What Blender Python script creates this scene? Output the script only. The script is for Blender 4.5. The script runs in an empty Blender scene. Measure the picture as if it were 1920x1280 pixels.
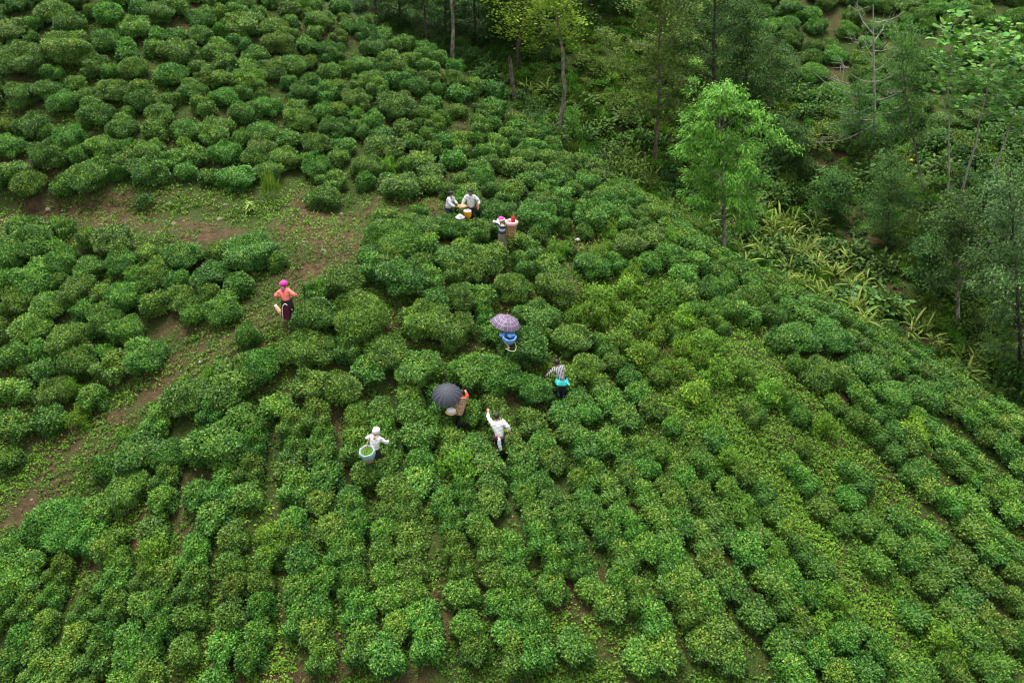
import bpy, bmesh, math, random
import numpy as np
from mathutils import Vector, Matrix, Quaternion

SC = bpy.context.scene
COL = SC.collection
RNG = np.random.default_rng(7)
random.seed(7)

# ------------------------------------------------------------------ camera
CAM_Z = 30.0
PITCH = math.radians(30.0)
FPX = 1867.0                                   # focal length in photo pixels (1920 wide)
cam_d = bpy.data.cameras.new('camera')
cam_d.sensor_width = 36.0
cam_d.lens = FPX * 36.0 / 1920.0
cam_d.clip_start = 0.5
cam_d.clip_end = 600.0
cam = bpy.data.objects.new('camera', cam_d)
COL.objects.link(cam)
cam.location = (0, 0, CAM_Z)
cam.rotation_euler = (math.pi / 2 - PITCH, 0, 0)
SC.camera = cam

# ------------------------------------------------------------------ sky and sun (bright overcast)
SUN_EL, SUN_AZ = math.radians(72), math.radians(-25)      # azimuth clockwise from +Y
wd = bpy.data.worlds.new('World'); SC.world = wd; wd.use_nodes = True
nt = wd.node_tree; nt.nodes.clear()
sky = nt.nodes.new('ShaderNodeTexSky'); sky.sky_type = 'NISHITA'; sky.sun_disc = False
sky.sun_elevation = SUN_EL; sky.sun_rotation = SUN_AZ
sky.air_density = 1.0; sky.dust_density = 8.0; sky.ozone_density = 1.0; sky.altitude = 1400
bg = nt.nodes.new('ShaderNodeBackground'); bg.inputs['Strength'].default_value = 0.095
wo = nt.nodes.new('ShaderNodeOutputWorld')
ov = nt.nodes.new('ShaderNodeHueSaturation'); ov.inputs['Saturation'].default_value = 0.12      # a cloud deck greys the whole sky evenly
nt.links.new(sky.outputs[0], ov.inputs['Color']); nt.links.new(ov.outputs[0], bg.inputs['Color']); nt.links.new(bg.outputs[0], wo.inputs['Surface'])
sd = bpy.data.lights.new('sun', 'SUN'); sd.energy = 1.5; sd.angle = math.radians(35); sd.color = (1.0, 0.95, 0.86)
sun = bpy.data.objects.new('sun', sd); COL.objects.link(sun)
sdir = Vector((math.sin(SUN_AZ) * math.cos(SUN_EL), math.cos(SUN_AZ) * math.cos(SUN_EL), math.sin(SUN_EL)))
sun.rotation_euler = sdir.to_track_quat('Z', 'Y').to_euler()
sun.location = (0, 0, 60)
SC.view_settings.view_transform = 'Standard'
SC.view_settings.look = 'None'
SC.view_settings.gamma = 1.0
SC.view_settings.exposure = 2.1
SC.view_settings.use_curve_mapping = False
SC.render.engine = 'CYCLES'
SC.cycles.max_bounces = 4
SC.cycles.diffuse_bounces = 2
SC.cycles.adaptive_threshold = 0.015
SC.cycles.use_denoising = True
SC.cycles.denoiser = 'OPENIMAGEDENOISE'
SC.cycles.denoising_input_passes = 'RGB_ALBEDO_NORMAL'
SC.cycles.denoising_prefilter = 'ACCURATE'
SC.cycles.filter_width = 1.2
SC.cycles.glossy_bounces = 2
SC.cycles.transmission_bounces = 3
SC.cycles.transparent_max_bounces = 4
SC.cycles.caustics_reflective = False
SC.cycles.caustics_refractive = False

# ------------------------------------------------------------------ helpers
CP, SP = math.cos(PITCH), math.sin(PITCH)
def ray(u, v):
    xc, yc = (u - 960.0) / FPX, -(v - 640.0) / FPX
    return np.array([xc, CP + yc * SP, -SP + yc * CP])
def at(u, v, d):
    p = ray(u, v) * d
    return np.array([p[0], p[1], p[2] + CAM_Z])
def proj(p):
    p = np.asarray(p, float)
    q = p - np.array([0, 0, CAM_Z])
    d = q[..., 1] * CP - q[..., 2] * SP
    up = q[..., 1] * SP + q[..., 2] * CP
    return 960 + FPX * q[..., 0] / d, 640 - FPX * up / d, d
def sstep(a, b, x):
    t = np.clip((x - a) / (b - a), 0, 1)
    return t * t * (3 - 2 * t)
def vnoise(x, y, seed=0):                       # smooth value noise, vectorised
    x = np.asarray(x, float); y = np.asarray(y, float)
    xi, yi = np.floor(x), np.floor(y); fx, fy = x - xi, y - yi
    def h(a, b):
        n = np.sin(a * 127.1 + b * 311.7 + seed * 74.7) * 43758.5453
        return n - np.floor(n)
    fx = fx * fx * (3 - 2 * fx); fy = fy * fy * (3 - 2 * fy)
    return (h(xi, yi) * (1 - fx) + h(xi + 1, yi) * fx) * (1 - fy) + (h(xi, yi + 1) * (1 - fx) + h(xi + 1, yi + 1) * fx) * fy
def in_poly(poly, x, y):
    x = np.asarray(x, float); y = np.asarray(y, float)
    r = np.zeros(x.shape, bool); n = len(poly); j = n - 1
    for i in range(n):
        xi, yi = poly[i]; xj, yj = poly[j]
        c = ((yi > y) != (yj > y)) & (x < (xj - xi) * (y - yi) / (yj - yi + 1e-12) + xi)
        r ^= c; j = i
    return r
def mesh_np(name, V, F, mats, attr=None, matidx=None, smooth=False):
    """V (n,3), F list of (k,m) integer arrays (each with one polygon size)."""
    me = bpy.data.meshes.new(name)
    V = np.asarray(V, np.float32); me.vertices.add(len(V)); me.vertices.foreach_set('co', V.ravel())
    if not isinstance(F, list): F = [F]
    F = [np.asarray(f, np.int32) for f in F if len(f)]
    nl = sum(f.size for f in F); npoly = sum(len(f) for f in F)
    me.loops.add(nl); me.polygons.add(npoly)
    me.loops.foreach_set('vertex_index', np.concatenate([f.ravel() for f in F]))
    tot = np.concatenate([np.full(len(f), f.shape[1], np.int32) for f in F])
    st = np.concatenate([[0], np.cumsum(tot)[:-1]]).astype(np.int32)
    me.polygons.foreach_set('loop_start', st)
    if matidx is not None: me.polygons.foreach_set('material_index', np.asarray(matidx, np.int32))
    me.polygons.foreach_set('use_smooth', np.full(npoly, smooth))
    if attr is not None:
        for k, a in attr.items():
            at_ = me.attributes.new(k, 'FLOAT', 'POINT'); at_.data.foreach_set('value', np.asarray(a, np.float32))
    for m in (mats if isinstance(mats, (list, tuple)) else [mats]): me.materials.append(m)
    me.update(); me.validate()
    return me
def obj(name, me, parent=None, loc=None):
    o = bpy.data.objects.new(name, me); COL.objects.link(o)
    if parent is not None: o.parent = parent
    if loc is not None: o.location = loc
    return o
def tag(o, label=None, cat=None, group=None, kind=None):
    if label: o['label'] = label
    if cat: o['category'] = cat
    if group: o['group'] = group
    if kind: o['kind'] = kind
    return o
def empty(name, loc, rz=0):
    o = bpy.data.objects.new(name, None); COL.objects.link(o); o.location = loc; o.rotation_euler = (0, 0, rz)
    o.empty_display_size = 0.2
    return o
def norm(a):
    return a / (np.linalg.norm(a, axis=-1, keepdims=True) + 1e-9)

# ------------------------------------------------------------------ materials
def new_mat(name):
    m = bpy.data.materials.new(name); m.use_nodes = True
    t = m.node_tree; b = t.nodes['Principled BSDF']
    return m, t, b
def leaf_mat(name, stops, rough=0.45, hue_var=0.03, val_var=0.3, trans=0.25, patch=0.0, spec=0.5):
    """leaf colour by the per-leaf value 'lv', shifted a little from plant to plant"""
    m, t, b = new_mat(name); N, L = t.nodes, t.links
    a = N.new('ShaderNodeAttribute'); a.attribute_name = 'lv'
    r = N.new('ShaderNodeValToRGB'); L.new(a.outputs['Fac'], r.inputs[0])
    e = r.color_ramp.elements
    while len(e) > 1: e.remove(e[-1])
    e[0].position = stops[0][0]; e[0].color = (*stops[0][1], 1)
    for p, c in stops[1:]:
        k = e.new(p); k.color = (*c, 1)
    oi = N.new('ShaderNodeObjectInfo')
    hs = N.new('ShaderNodeHueSaturation'); L.new(r.outputs[0], hs.inputs['Color'])
    mh = N.new('ShaderNodeMapRange'); L.new(oi.outputs['Random'], mh.inputs[0])
    mh.inputs[3].default_value = 0.5 - hue_var * 0.55; mh.inputs[4].default_value = 0.5 + hue_var
    L.new(mh.outputs[0], hs.inputs['Hue'])
    m2 = N.new('ShaderNodeMath'); m2.operation = 'MULTIPLY'; L.new(oi.outputs['Random'], m2.inputs[0]); m2.inputs[1].default_value = 7.31
    m3 = N.new('ShaderNodeMath'); m3.operation = 'FRACT'; L.new(m2.outputs[0], m3.inputs[0])
    mv = N.new('ShaderNodeMapRange'); L.new(m3.outputs[0], mv.inputs[0])
    mv.inputs[3].default_value = 1 - val_var; mv.inputs[4].default_value = 1 + val_var
    if patch > 0:
        g = N.new('ShaderNodeNewGeometry')
        nz = N.new('ShaderNodeTexNoise'); nz.inputs['Scale'].default_value = 0.35; nz.inputs['Detail'].default_value = 2
        L.new(g.outputs['Position'], nz.inputs['Vector'])
        mp = N.new('ShaderNodeMapRange'); L.new(nz.outputs['Fac'], mp.inputs[0])
        mp.inputs[1].default_value = 0.3; mp.inputs[2].default_value = 0.7
        mp.inputs[3].default_value = 1 - patch; mp.inputs[4].default_value = 1 + patch
        mm = N.new('ShaderNodeMath'); mm.operation = 'MULTIPLY'
        L.new(mv.outputs[0], mm.inputs[0]); L.new(mp.outputs[0], mm.inputs[1]); L.new(mm.outputs[0], hs.inputs['Value'])
    else:
        L.new(mv.outputs[0], hs.inputs['Value'])
    L.new(hs.outputs[0], b.inputs['Base Color'])
    b.inputs['Roughness'].default_value = rough
    b.inputs['Specular IOR Level'].default_value = spec
    if trans > 0:
        tr = N.new('ShaderNodeBsdfTranslucent'); L.new(hs.outputs[0], tr.inputs['Color'])
        mx = N.new('ShaderNodeMixShader'); mx.inputs[0].default_value = trans
        out = N['Material Output']
        L.new(b.outputs[0], mx.inputs[1]); L.new(tr.outputs[0], mx.inputs[2]); L.new(mx.outputs[0], out.inputs['Surface'])
    return m
def bark_mat(name, c1, c2, scale=6, rough=0.9):
    m, t, b = new_mat(name); N, L = t.nodes, t.links
    tc = N.new('ShaderNodeTexCoord'); mp = N.new('ShaderNodeMapping'); mp.inputs['Scale'].default_value = (scale, scale, scale * 0.45)
    nz = N.new('ShaderNodeTexNoise'); nz.inputs['Detail'].default_value = 6; nz.inputs['Scale'].default_value = 1.2
    L.new(tc.outputs['Object'], mp.inputs[0]); L.new(mp.outputs[0], nz.inputs['Vector'])
    r = N.new('ShaderNodeValToRGB'); L.new(nz.outputs['Fac'], r.inputs[0])
    r.color_ramp.elements[0].position = 0.38; r.color_ramp.elements[0].color = (*c1, 1)
    r.color_ramp.elements[1].position = 0.62; r.color_ramp.elements[1].color = (*c2, 1)
    L.new(r.outputs[0], b.inputs['Base Color']); b.inputs['Roughness'].default_value = rough
    bp = N.new('ShaderNodeBump'); bp.inputs['Strength'].default_value = 0.5; L.new(nz.outputs['Fac'], bp.inputs['Height']); L.new(bp.outputs[0], b.inputs['Normal'])
    return m
def plain_mat(name, c, rough=0.8, var=0.12, scale=9, spec=0.3):
    m, t, b = new_mat(name); N, L = t.nodes, t.links
    tc = N.new('ShaderNodeTexCoord'); nz = N.new('ShaderNodeTexNoise'); nz.inputs['Scale'].default_value = scale; nz.inputs['Detail'].default_value = 3
    L.new(tc.outputs['Object'], nz.inputs['Vector'])
    mp = N.new('ShaderNodeMapRange'); L.new(nz.outputs['Fac'], mp.inputs[0]); mp.inputs[3].default_value = 1 - var; mp.inputs[4].default_value = 1 + var
    hs = N.new('ShaderNodeHueSaturation'); hs.inputs['Color'].default_value = (*c, 1); L.new(mp.outputs[0], hs.inputs['Value'])
    L.new(hs.outputs[0], b.inputs['Base Color']); b.inputs['Roughness'].default_value = rough; b.inputs['Specular IOR Level'].default_value = spec
    return m

M = {}
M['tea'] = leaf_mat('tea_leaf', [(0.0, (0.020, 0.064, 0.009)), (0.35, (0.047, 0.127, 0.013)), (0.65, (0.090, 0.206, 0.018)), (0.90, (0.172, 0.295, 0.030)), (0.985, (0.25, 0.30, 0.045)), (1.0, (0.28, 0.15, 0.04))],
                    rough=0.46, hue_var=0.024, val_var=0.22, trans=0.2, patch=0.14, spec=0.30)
M['tea_young'] = leaf_mat('young_tea_leaf', [(0.0, (0.038, 0.105, 0.009)), (0.5, (0.092, 0.215, 0.014)), (0.85, (0.18, 0.31, 0.020)), (1.0, (0.28, 0.34, 0.035))],
                          rough=0.55, hue_var=0.015, val_var=0.2, trans=0.25, spec=0.25)
M['twig'] = plain_mat('tea_twig', (0.034, 0.036, 0.014), 0.95, 0.3, 14)

# ------------------------------------------------------------------ terrain (one sheet, thin-plate fit through surveyed points)
SURVEY = [
 (0,1280,30.2),(480,1280,28.5),(960,1280,28.5),(1440,1280,29),(1920,1280,31.6),
 (0,1000,32.9),(480,1000,31.2),(960,1000,31),(1440,1000,32.7),(1920,1000,35.4),
 (0,850,34.8),(690,850,33.5),(940,850,33.5),(1440,850,35),(1850,900,36.9),
 (0,650,37.8),(300,650,36.8),(545,607,35.8),(840,740,35),(950,640,37),(1050,740,35.8),(1300,650,38.3),(1600,720,38.2),
 (0,500,40.3),(300,480,39.3),(560,480,38.7),(700,440,39.6),(940,475,40.2),(880,430,41.4),(1100,480,41.4),(1220,460,42.4),
 (0,400,42),(300,400,41.4),(640,400,42),(860,370,43.5),(1060,380,44),
 (0,250,44.4),(300,250,44.5),(600,250,46),(800,250,47.3),(950,290,47.3),
 (0,100,47.4),(300,100,48),(500,100,49.5),(700,120,51),
 (0,-100,52),(300,-60,52.5),(-400,600,38.5),(-400,200,46),(-300,1300,30),
 (650,34,54),(800,106,53),(920,177,51.5),(1010,257,50),(1110,318,48),(1220,400,46),(1360,498,43.7),(1550,592,41.8),(1700,688,40.2),(1850,776,38.8),(1920,826,38),
 (1400,450,54.5),(1300,372,58),(1150,262,61),(1000,150,64),(900,92,66),(760,34,67),(1500,530,50.5),(1650,604,48.5),(1800,684,46.5),(1900,735,46),
 (1500,420,60),(1420,300,63),(1600,330,62.5),(1790,370,58),(1795,610,49.5),(1900,640,49),
 (1250,180,66),(1100,100,66),(1100,0,71),(1500,250,65),(1500,50,73),(1300,60,72),(1800,200,64),(1850,20,72),(1700,120,69),
 (1500,-200,84),(1000,-200,82),(1900,-200,84),(900,0,72),(700,-60,76),
 (2300,1280,32),(2300,900,37),(2200,500,52),(2200,200,64),
 (960,1700,25.5),(0,1700,26.5),(1920,1700,26.5),
]
SP3 = np.array([at(*s) for s in SURVEY])
def _phi(r2): return 0.5 * r2 * np.log(r2 + 1e-9)
_n = len(SP3)
_A = np.zeros((_n + 3, _n + 3))
_d2 = ((SP3[:, None, :2] - SP3[None, :, :2]) ** 2).sum(-1)
_A[:_n, :_n] = _phi(_d2) + np.eye(_n) * 0.6
_A[:_n, _n] = 1; _A[:_n, _n + 1:] = SP3[:, :2]; _A[_n:, :_n] = _A[:_n, _n:].T
_w = np.linalg.solve(_A, np.concatenate([SP3[:, 2], [0, 0, 0]]))
def base_h(x, y):
    x = np.asarray(x, float); y = np.asarray(y, float)
    z = _w[_n] + _w[_n + 1] * x + _w[_n + 2] * y
    for i in range(_n):
        z = z + _w[i] * _phi((x - SP3[i, 0]) ** 2 + (y - SP3[i, 1]) ** 2)
    return z
X0, X1, Y0, Y1, STEP = -46.0, 58.0, 4.0, 124.0, 0.3
gx = np.arange(X0, X1 + 1e-6, STEP); gy = np.arange(Y0, Y1 + 1e-6, STEP)
GX, GY = np.meshgrid(gx, gy)
H = base_h(GX, GY)
def h_at(x, y):
    fx = np.clip((np.asarray(x, float) - X0) / STEP, 0, len(gx) - 1.001); fy = np.clip((np.asarray(y, float) - Y0) / STEP, 0, len(gy) - 1.001)
    i, j = np.floor(fx).astype(int), np.floor(fy).astype(int); a, b = fx - i, fy - j
    return (H[j, i] * (1 - a) + H[j, i + 1] * a) * (1 - b) + (H[j + 1, i] * (1 - a) + H[j + 1, i + 1] * a) * b
def hit(u, v, lift=0.0, t0=18.0):
    """where the sight line through a photo pixel meets the ground (raised by lift)"""
    r = ray(u, v); ts = np.arange(t0, 120, 0.1)
    P = r[None, :] * ts[:, None]; P[:, 2] += CAM_Z
    below = P[:, 2] < h_at(P[:, 0], P[:, 1]) + lift
    k = int(np.argmax(below)) if below.any() else len(ts) - 1
    p = P[k]; return np.array([p[0], p[1], h_at(p[0], p[1])])
def world_poly(pts, lift=0.0): return [tuple(hit(u, v, lift)[:2]) for u, v in pts]

# the footpath: a terrace cut into the slope, then falling away to the left
PATH1 = np.array([hit(u, v) for u, v in [(-150, 432), (0, 428), (150, 425), (300, 428), (430, 440), (560, 455), (640, 445), (720, 412), (790, 398)]])
PATH2 = np.array([hit(u, v) for u, v in [(600, 470), (570, 530), (515, 600), (400, 655), (310, 720), (200, 800), (100, 890), (30, 970), (-80, 1060)]])
def path_field(path, x, y):
    best = np.full(np.shape(x), 1e9); hz = np.zeros(np.shape(x))
    for a, b in zip(path[:-1], path[1:]):
        d = b[:2] - a[:2]; L2 = (d ** 2).sum()
        t = np.clip(((x - a[0]) * d[0] + (y - a[1]) * d[1]) / L2, 0, 1)
        dist = np.hypot(x - a[0] - t * d[0], y - a[1] - t * d[1])
        m = dist < best; best = np.where(m, dist, best); hz = np.where(m, a[2] + t * (b[2] - a[2]), hz)
    return best, hz
D1, Z1 = path_field(PATH1, GX, GY); D2, Z2 = path_field(PATH2, GX, GY)
w1 = 1 - sstep(0.8, 1.9, D1); H = H * (1 - w1) + (Z1 * 0.85 + H * 0.15) * w1
w2 = 1 - sstep(0.4, 1.5, D2); H = H * (1 - w2 * 0.6) + Z2 * w2 * 0.6
H = H + (vnoise(GX * 0.45, GY * 0.45, 1) - 0.5) * 0.30 + (vnoise(GX * 1.3, GY * 1.3, 2) - 0.5) * 0.14 + (vnoise(GX * 3.1, GY * 3.1, 3) - 0.5) * 0.05
def slope_n(x, y):
    e = 0.6
    return norm(np.array([-(h_at(x + e, y) - h_at(x - e, y)) / (2 * e), -(h_at(x, y + e) - h_at(x, y - e)) / (2 * e), 1.0]))

# zones, drawn on the ground
PATH_BANK = world_poly([(-60,398),(60,388),(180,372),(240,350),(330,345),(400,365),(470,352),(560,352),(640,372),(700,365),(830,372),(830,392),(720,398),(690,420),(690,470),(660,492),(600,520),(560,575),(560,612),(520,640),(470,618),(440,648),(330,735),(250,800),(190,875),(160,940),(60,975),(0,1040),(-80,1120),(-80,960),(20,900),(60,850),(140,790),(210,745),(215,712),(300,690),(330,668),(300,640),(300,600),(400,600),(440,590),(490,530),(540,505),(545,470),(500,450),(430,455),(330,470),(260,445),(130,420),(0,424),(-60,426)])
SPARSE = world_poly([(1060,400),(1130,420),(1230,470),(1260,520),(1400,600),(1490,680),(1600,800),(1650,900),(1480,880),(1330,800),(1230,720),(1120,640),(1060,560),(1010,480)])
RIDGE_PX = [(-200,-500),(560,-40),(650,36),(800,108),(920,179),(1010,259),(1110,320),(1220,402),(1360,500),(1550,594),(1700,690),(1850,778),(1925,830),(2300,1000)]
RIDGE = [tuple(hit(u, v)[:2]) if 500 < u < 2000 else None for u, v in RIDGE_PX]
RIDGE = [r for r in RIDGE if r is not None]
# spur side of the ridge (towards the camera / left)
SPUR = [(-46, 4), (58, 4), (40, 22)] + [(x, y) for x, y in RIDGE[::-1]] + [(-14, 70), (-46, 100)]
FAR_TEA = world_poly([(1395,60),(1420,-60),(1960,-60),(1960,150),(1900,240),(1700,250),(1560,190),(1480,150),(1440,120)])
VALLEY_SOIL = world_poly([(1480,250),(1580,240),(1620,300),(1600,330),(1480,310)])
VALLEY_SOIL2 = world_poly([(1520,400),(1600,380),(1660,430),(1720,560),(1780,600),(1700,620),(1640,520),(1560,460)])

_rd, _ = path_field(np.array([(x, y, 0.0) for x, y in RIDGE]), GX, GY)
H = H - np.where(in_poly(SPUR, GX, GY), 0.0, 1.5 * sstep(0.2, 3.2, _rd) * (1 - sstep(9, 18, _rd)))
def ridge_dist(x, y): return path_field(np.array([(a, b, 0.0) for a, b in RIDGE]), np.asarray(x, float), np.asarray(y, float))[0]
bank_m = in_poly(PATH_BANK, GX, GY); spur_m = in_poly(SPUR, GX, GY)
soil = 0.40 + 0.40 * (vnoise(GX * 0.5, GY * 0.5, 8) - 0.5)
soil = np.where(bank_m, 0.50 + 0.7 * (vnoise(GX * 0.7, GY * 0.7, 5) - 0.5), soil)
soil = np.where(bank_m & ((D2 < 0.8) | (D1 < 0.6)), 0.60 + 0.5 * (vnoise(GX * 1.5, GY * 1.5, 9) - 0.5), soil)
soil = np.where(spur_m | in_poly(FAR_TEA, GX, GY), soil, 0.22)
soil = np.where(in_poly(SPARSE, GX, GY), 0.46 + 0.5 * (vnoise(GX * 0.6, GY * 0.6, 15) - 0.5), soil)
soil = np.where(in_poly(VALLEY_SOIL, GX, GY) | in_poly(VALLEY_SOIL2, GX, GY), 0.58, soil)
for _ in range(3):
    s = soil.copy(); s[1:-1, 1:-1] = (soil[1:-1, 1:-1] * 2 + soil[:-2, 1:-1] + soil[2:, 1:-1] + soil[1:-1, :-2] + soil[1:-1, 2:]) / 6; soil = s
def ground_mat():
    m, t, b = new_mat('hillside_ground'); N, L = t.nodes, t.links
    g = N.new('ShaderNodeNewGeometry')
    def nz(sc, det, rough=0.6):
        n = N.new('ShaderNodeTexNoise'); n.inputs['Scale'].default_value = sc; n.inputs['Detail'].default_value = det; n.inputs['Roughness'].default_value = rough
        L.new(g.outputs['Position'], n.inputs['Vector']); return n
    n1, n2, n3 = nz(0.9, 6), nz(3.5, 5), nz(14, 4)
    soil_r = N.new('ShaderNodeValToRGB'); L.new(n2.outputs['Fac'], soil_r.inputs[0])
    e = soil_r.color_ramp.elements
    e[0].position = 0.3; e[0].color = (0.034, 0.021, 0.010, 1); e[1].position = 0.7; e[1].color = (0.105, 0.066, 0.032, 1)
    moss_r = N.new('ShaderNodeValToRGB'); L.new(n3.outputs['Fac'], moss_r.inputs[0])
    e = moss_r.color_ramp.elements
    e[0].position = 0.3; e[0].color = (0.018, 0.032, 0.006, 1); e[1].position = 0.7; e[1].color = (0.055, 0.085, 0.013, 1)
    k = e.new(0.52); k.color = (0.038, 0.062, 0.010, 1)
    a = N.new('ShaderNodeAttribute'); a.attribute_name = 'soil'
    ad = N.new('ShaderNodeMath'); ad.operation = 'ADD'; L.new(a.outputs['Fac'], ad.inputs[0]); L.new(n1.outputs['Fac'], ad.inputs[1])
    ad2 = N.new('ShaderNodeMath'); ad2.operation = 'MULTIPLY_ADD'; L.new(n3.outputs['Fac'], ad2.inputs[0]); ad2.inputs[1].default_value = 0.5; L.new(ad.outputs[0], ad2.inputs[2])
    mr = N.new('ShaderNodeMapRange'); mr.interpolation_type = 'SMOOTHSTEP'; L.new(ad2.outputs[0], mr.inputs[0]); mr.inputs[1].default_value = 1.08; mr.inputs[2].default_value = 1.45
    mx = N.new('ShaderNodeMix'); mx.data_type = 'RGBA'; L.new(mr.outputs[0], mx.inputs[0]); L.new(moss_r.outputs[0], mx.inputs[6]); L.new(soil_r.outputs[0], mx.inputs[7])
    L.new(mx.outputs[2], b.inputs['Base Color']); b.inputs['Roughness'].default_value = 0.95; b.inputs['Specular IOR Level'].default_value = 0.2
    bp = N.new('ShaderNodeBump'); bp.inputs['Strength'].default_value = 1.0; bp.inputs['Distance'].default_value = 0.14
    L.new(n3.outputs['Fac'], bp.inputs['Height']); L.new(bp.outputs[0], b.inputs['Normal'])
    return m
ny, nx = GX.shape
idx = np.arange(ny * nx).reshape(ny, nx)
F = np.stack([idx[:-1, :-1], idx[:-1, 1:], idx[1:, 1:], idx[1:, :-1]], -1).reshape(-1, 4)
ground = obj('hillside_ground', mesh_np('hillside_ground', np.stack([GX, GY, H], -1).reshape(-1, 3), F, ground_mat(), {'soil': soil.ravel()}, smooth=True))
tag(ground, 'mossy brown hillside soil with a footpath cut across it', kind='structure')

# ------------------------------------------------------------------ leaf clouds
def leaf_cloud(P, A, Nrm, L, W, lv, fold=0.15):
    """one folded kite per leaf: base P, pointing along A, face normal near Nrm"""
    P = np.asarray(P, float); n = len(P)
    L = np.broadcast_to(np.asarray(L, float), (n,))[:, None]; W = np.broadcast_to(np.asarray(W, float), (n,))[:, None]
    A = norm(A); S = norm(np.cross(A, Nrm)); Nn = np.cross(S, A)
    V = np.empty((n, 4, 3))
    V[:, 0] = P; V[:, 2] = P + A * L
    mid = P + A * L * 0.45 + Nn * W * fold
    V[:, 1] = mid + S * W * 0.5; V[:, 3] = mid - S * W * 0.5
    F = np.arange(n * 4).reshape(n, 4)
    return V.reshape(-1, 3), F, np.repeat(np.asarray(lv, float), 4)
def rdir(n, rng):
    v = rng.normal(size=(n, 3)); return norm(v)

def bush_mesh(name, seed, mat, nleaf=1500, flat=2.6, L=0.115, lump=0.13, w=0.75, h=0.85, loose=0.0, dens=16):
    rng = np.random.default_rng(seed)
    k = rng.normal(size=(9, 3)) * 3.0; ph = rng.uniform(0, 6.28, 9)
    def radius(D):
        s = np.zeros(len(D))
        for i in range(9): s += np.cos(D @ k[i] + ph[i])
        for i in range(9): s += 0.16 * np.cos(D @ k[i] * 2.7 + ph[i] * 1.7)
        return 1 + lump * s / 2.1
    def shell(D, f=1.0):
        hp = np.hypot(D[:, 0], D[:, 1]); ang = np.arctan2(hp, np.maximum(D[:, 2], -0.3))
        c, s_ = np.abs(np.cos(ang)), np.abs(np.sin(ang))
        r = 1 / ((c ** flat + s_ ** flat) ** (1 / flat)) * radius(D) * f
        q = D * r[:, None]
        q[:, :2] *= w; q[:, 2] = q[:, 2] * (h * 0.62) + h * 0.38
        return q
    D = rdir(nleaf * 5, rng); D = D[D[:, 2] > -0.25]
    cell = np.floor(shell(D) / 0.13).astype(int); key = cell[:, 0] * 10007 + cell[:, 1] * 101 + cell[:, 2]
    o_ = np.argsort(key, kind='stable'); ks = key[o_]; first = np.concatenate([[True], ks[1:] != ks[:-1]]); start = np.maximum.accumulate(np.where(first, np.arange(len(ks)), 0))
    D = D[o_[(np.arange(len(ks)) - start) < dens]]
    depth = 1 - np.abs(rng.normal(0, 0.055 * min(1, 0.75 / w), len(D))) - (rng.random(len(D)) < 0.3) * rng.uniform(0.05, 0.28, len(D)) + (rng.random(len(D)) < 0.07) * rng.uniform(0, 0.12 * min(1, 0.75 / w), len(D)) + rng.normal(0, loose, len(D))
    P = shell(D, depth)
    Nn = norm(D * np.array([1 / w, 1 / w, 1 / (h * 0.62)]))
    A = norm(rdir(len(D), rng) * 1.0 + Nn * 0.35 + np.array([0, 0, 0.25]))
    Nl = norm(Nn * 0.9 + rdir(len(D), rng) * 0.55 + np.array([0, 0, 0.5]))
    Ls = L * rng.uniform(0.7, 1.35, len(D))
    # light tips gather in loose groups, as young shoots do
    grp = (np.sin(P[:, 0] * 9 + ph[0]) + np.sin(P[:, 1] * 8 + ph[1]) + np.sin(P[:, 2] * 11 + ph[2])) / 6
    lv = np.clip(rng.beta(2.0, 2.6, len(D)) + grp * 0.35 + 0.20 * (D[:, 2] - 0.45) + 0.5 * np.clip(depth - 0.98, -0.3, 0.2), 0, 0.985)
    lv = np.where(rng.random(len(D)) < 0.004, 1.0, lv)
    V, F, lv = leaf_cloud(P, A, Nl, Ls, Ls * rng.uniform(0.42, 0.6, len(D)), lv)
    # the twiggy interior
    bm = bmesh.new(); bmesh.ops.create_icosphere(bm, subdivisions=2, radius=1)
    cd = norm(np.array([v.co[:] for v in bm.verts])); cf = np.array([[v.index for v in f.verts] for f in bm.faces]); bm.free()
    cv = shell(cd, 0.60 if loose == 0 else 0.4); cv[:, 2] = np.maximum(cv[:, 2], 0.05)
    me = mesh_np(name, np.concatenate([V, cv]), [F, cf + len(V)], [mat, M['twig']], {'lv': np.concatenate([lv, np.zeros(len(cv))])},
                 np.concatenate([np.zeros(len(F)), np.ones(len(cf))]))
    return me
BUSH = []                      # small, middling and wide bushes, the leaves of one size on all
for ci, (w_, h_, n_, fl, lu) in enumerate([(0.46, 0.72, 2000, (2.5, 2.9, 2.7), (0.14, 0.2, 0.1)), (0.75, 0.9, 4000, (2.8, 3.3, 3.0, 3.6), (0.12, 0.18, 0.15, 0.13)), (1.05, 1.02, 7000, (3.0, 3.6, 3.2), (0.13, 0.17, 0.2))]):
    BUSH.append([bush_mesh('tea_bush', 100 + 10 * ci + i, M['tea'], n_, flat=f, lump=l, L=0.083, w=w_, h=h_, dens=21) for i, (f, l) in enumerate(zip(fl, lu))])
YOUNG = [bush_mesh('young_tea_bush', 200 + i, M['tea_young'], 1000, flat=2.2, L=0.10, lump=0.3, w=0.6, h=0.75, loose=0.12, dens=9) for i in range(3)]
CLS_W, CLS_H = (0.46, 0.75, 1.05), (0.72, 0.9, 1.02)
def bush_class(b): return 0 if b['r'] < 0.58 else (1 if b['r'] < 0.92 else 2)
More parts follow.
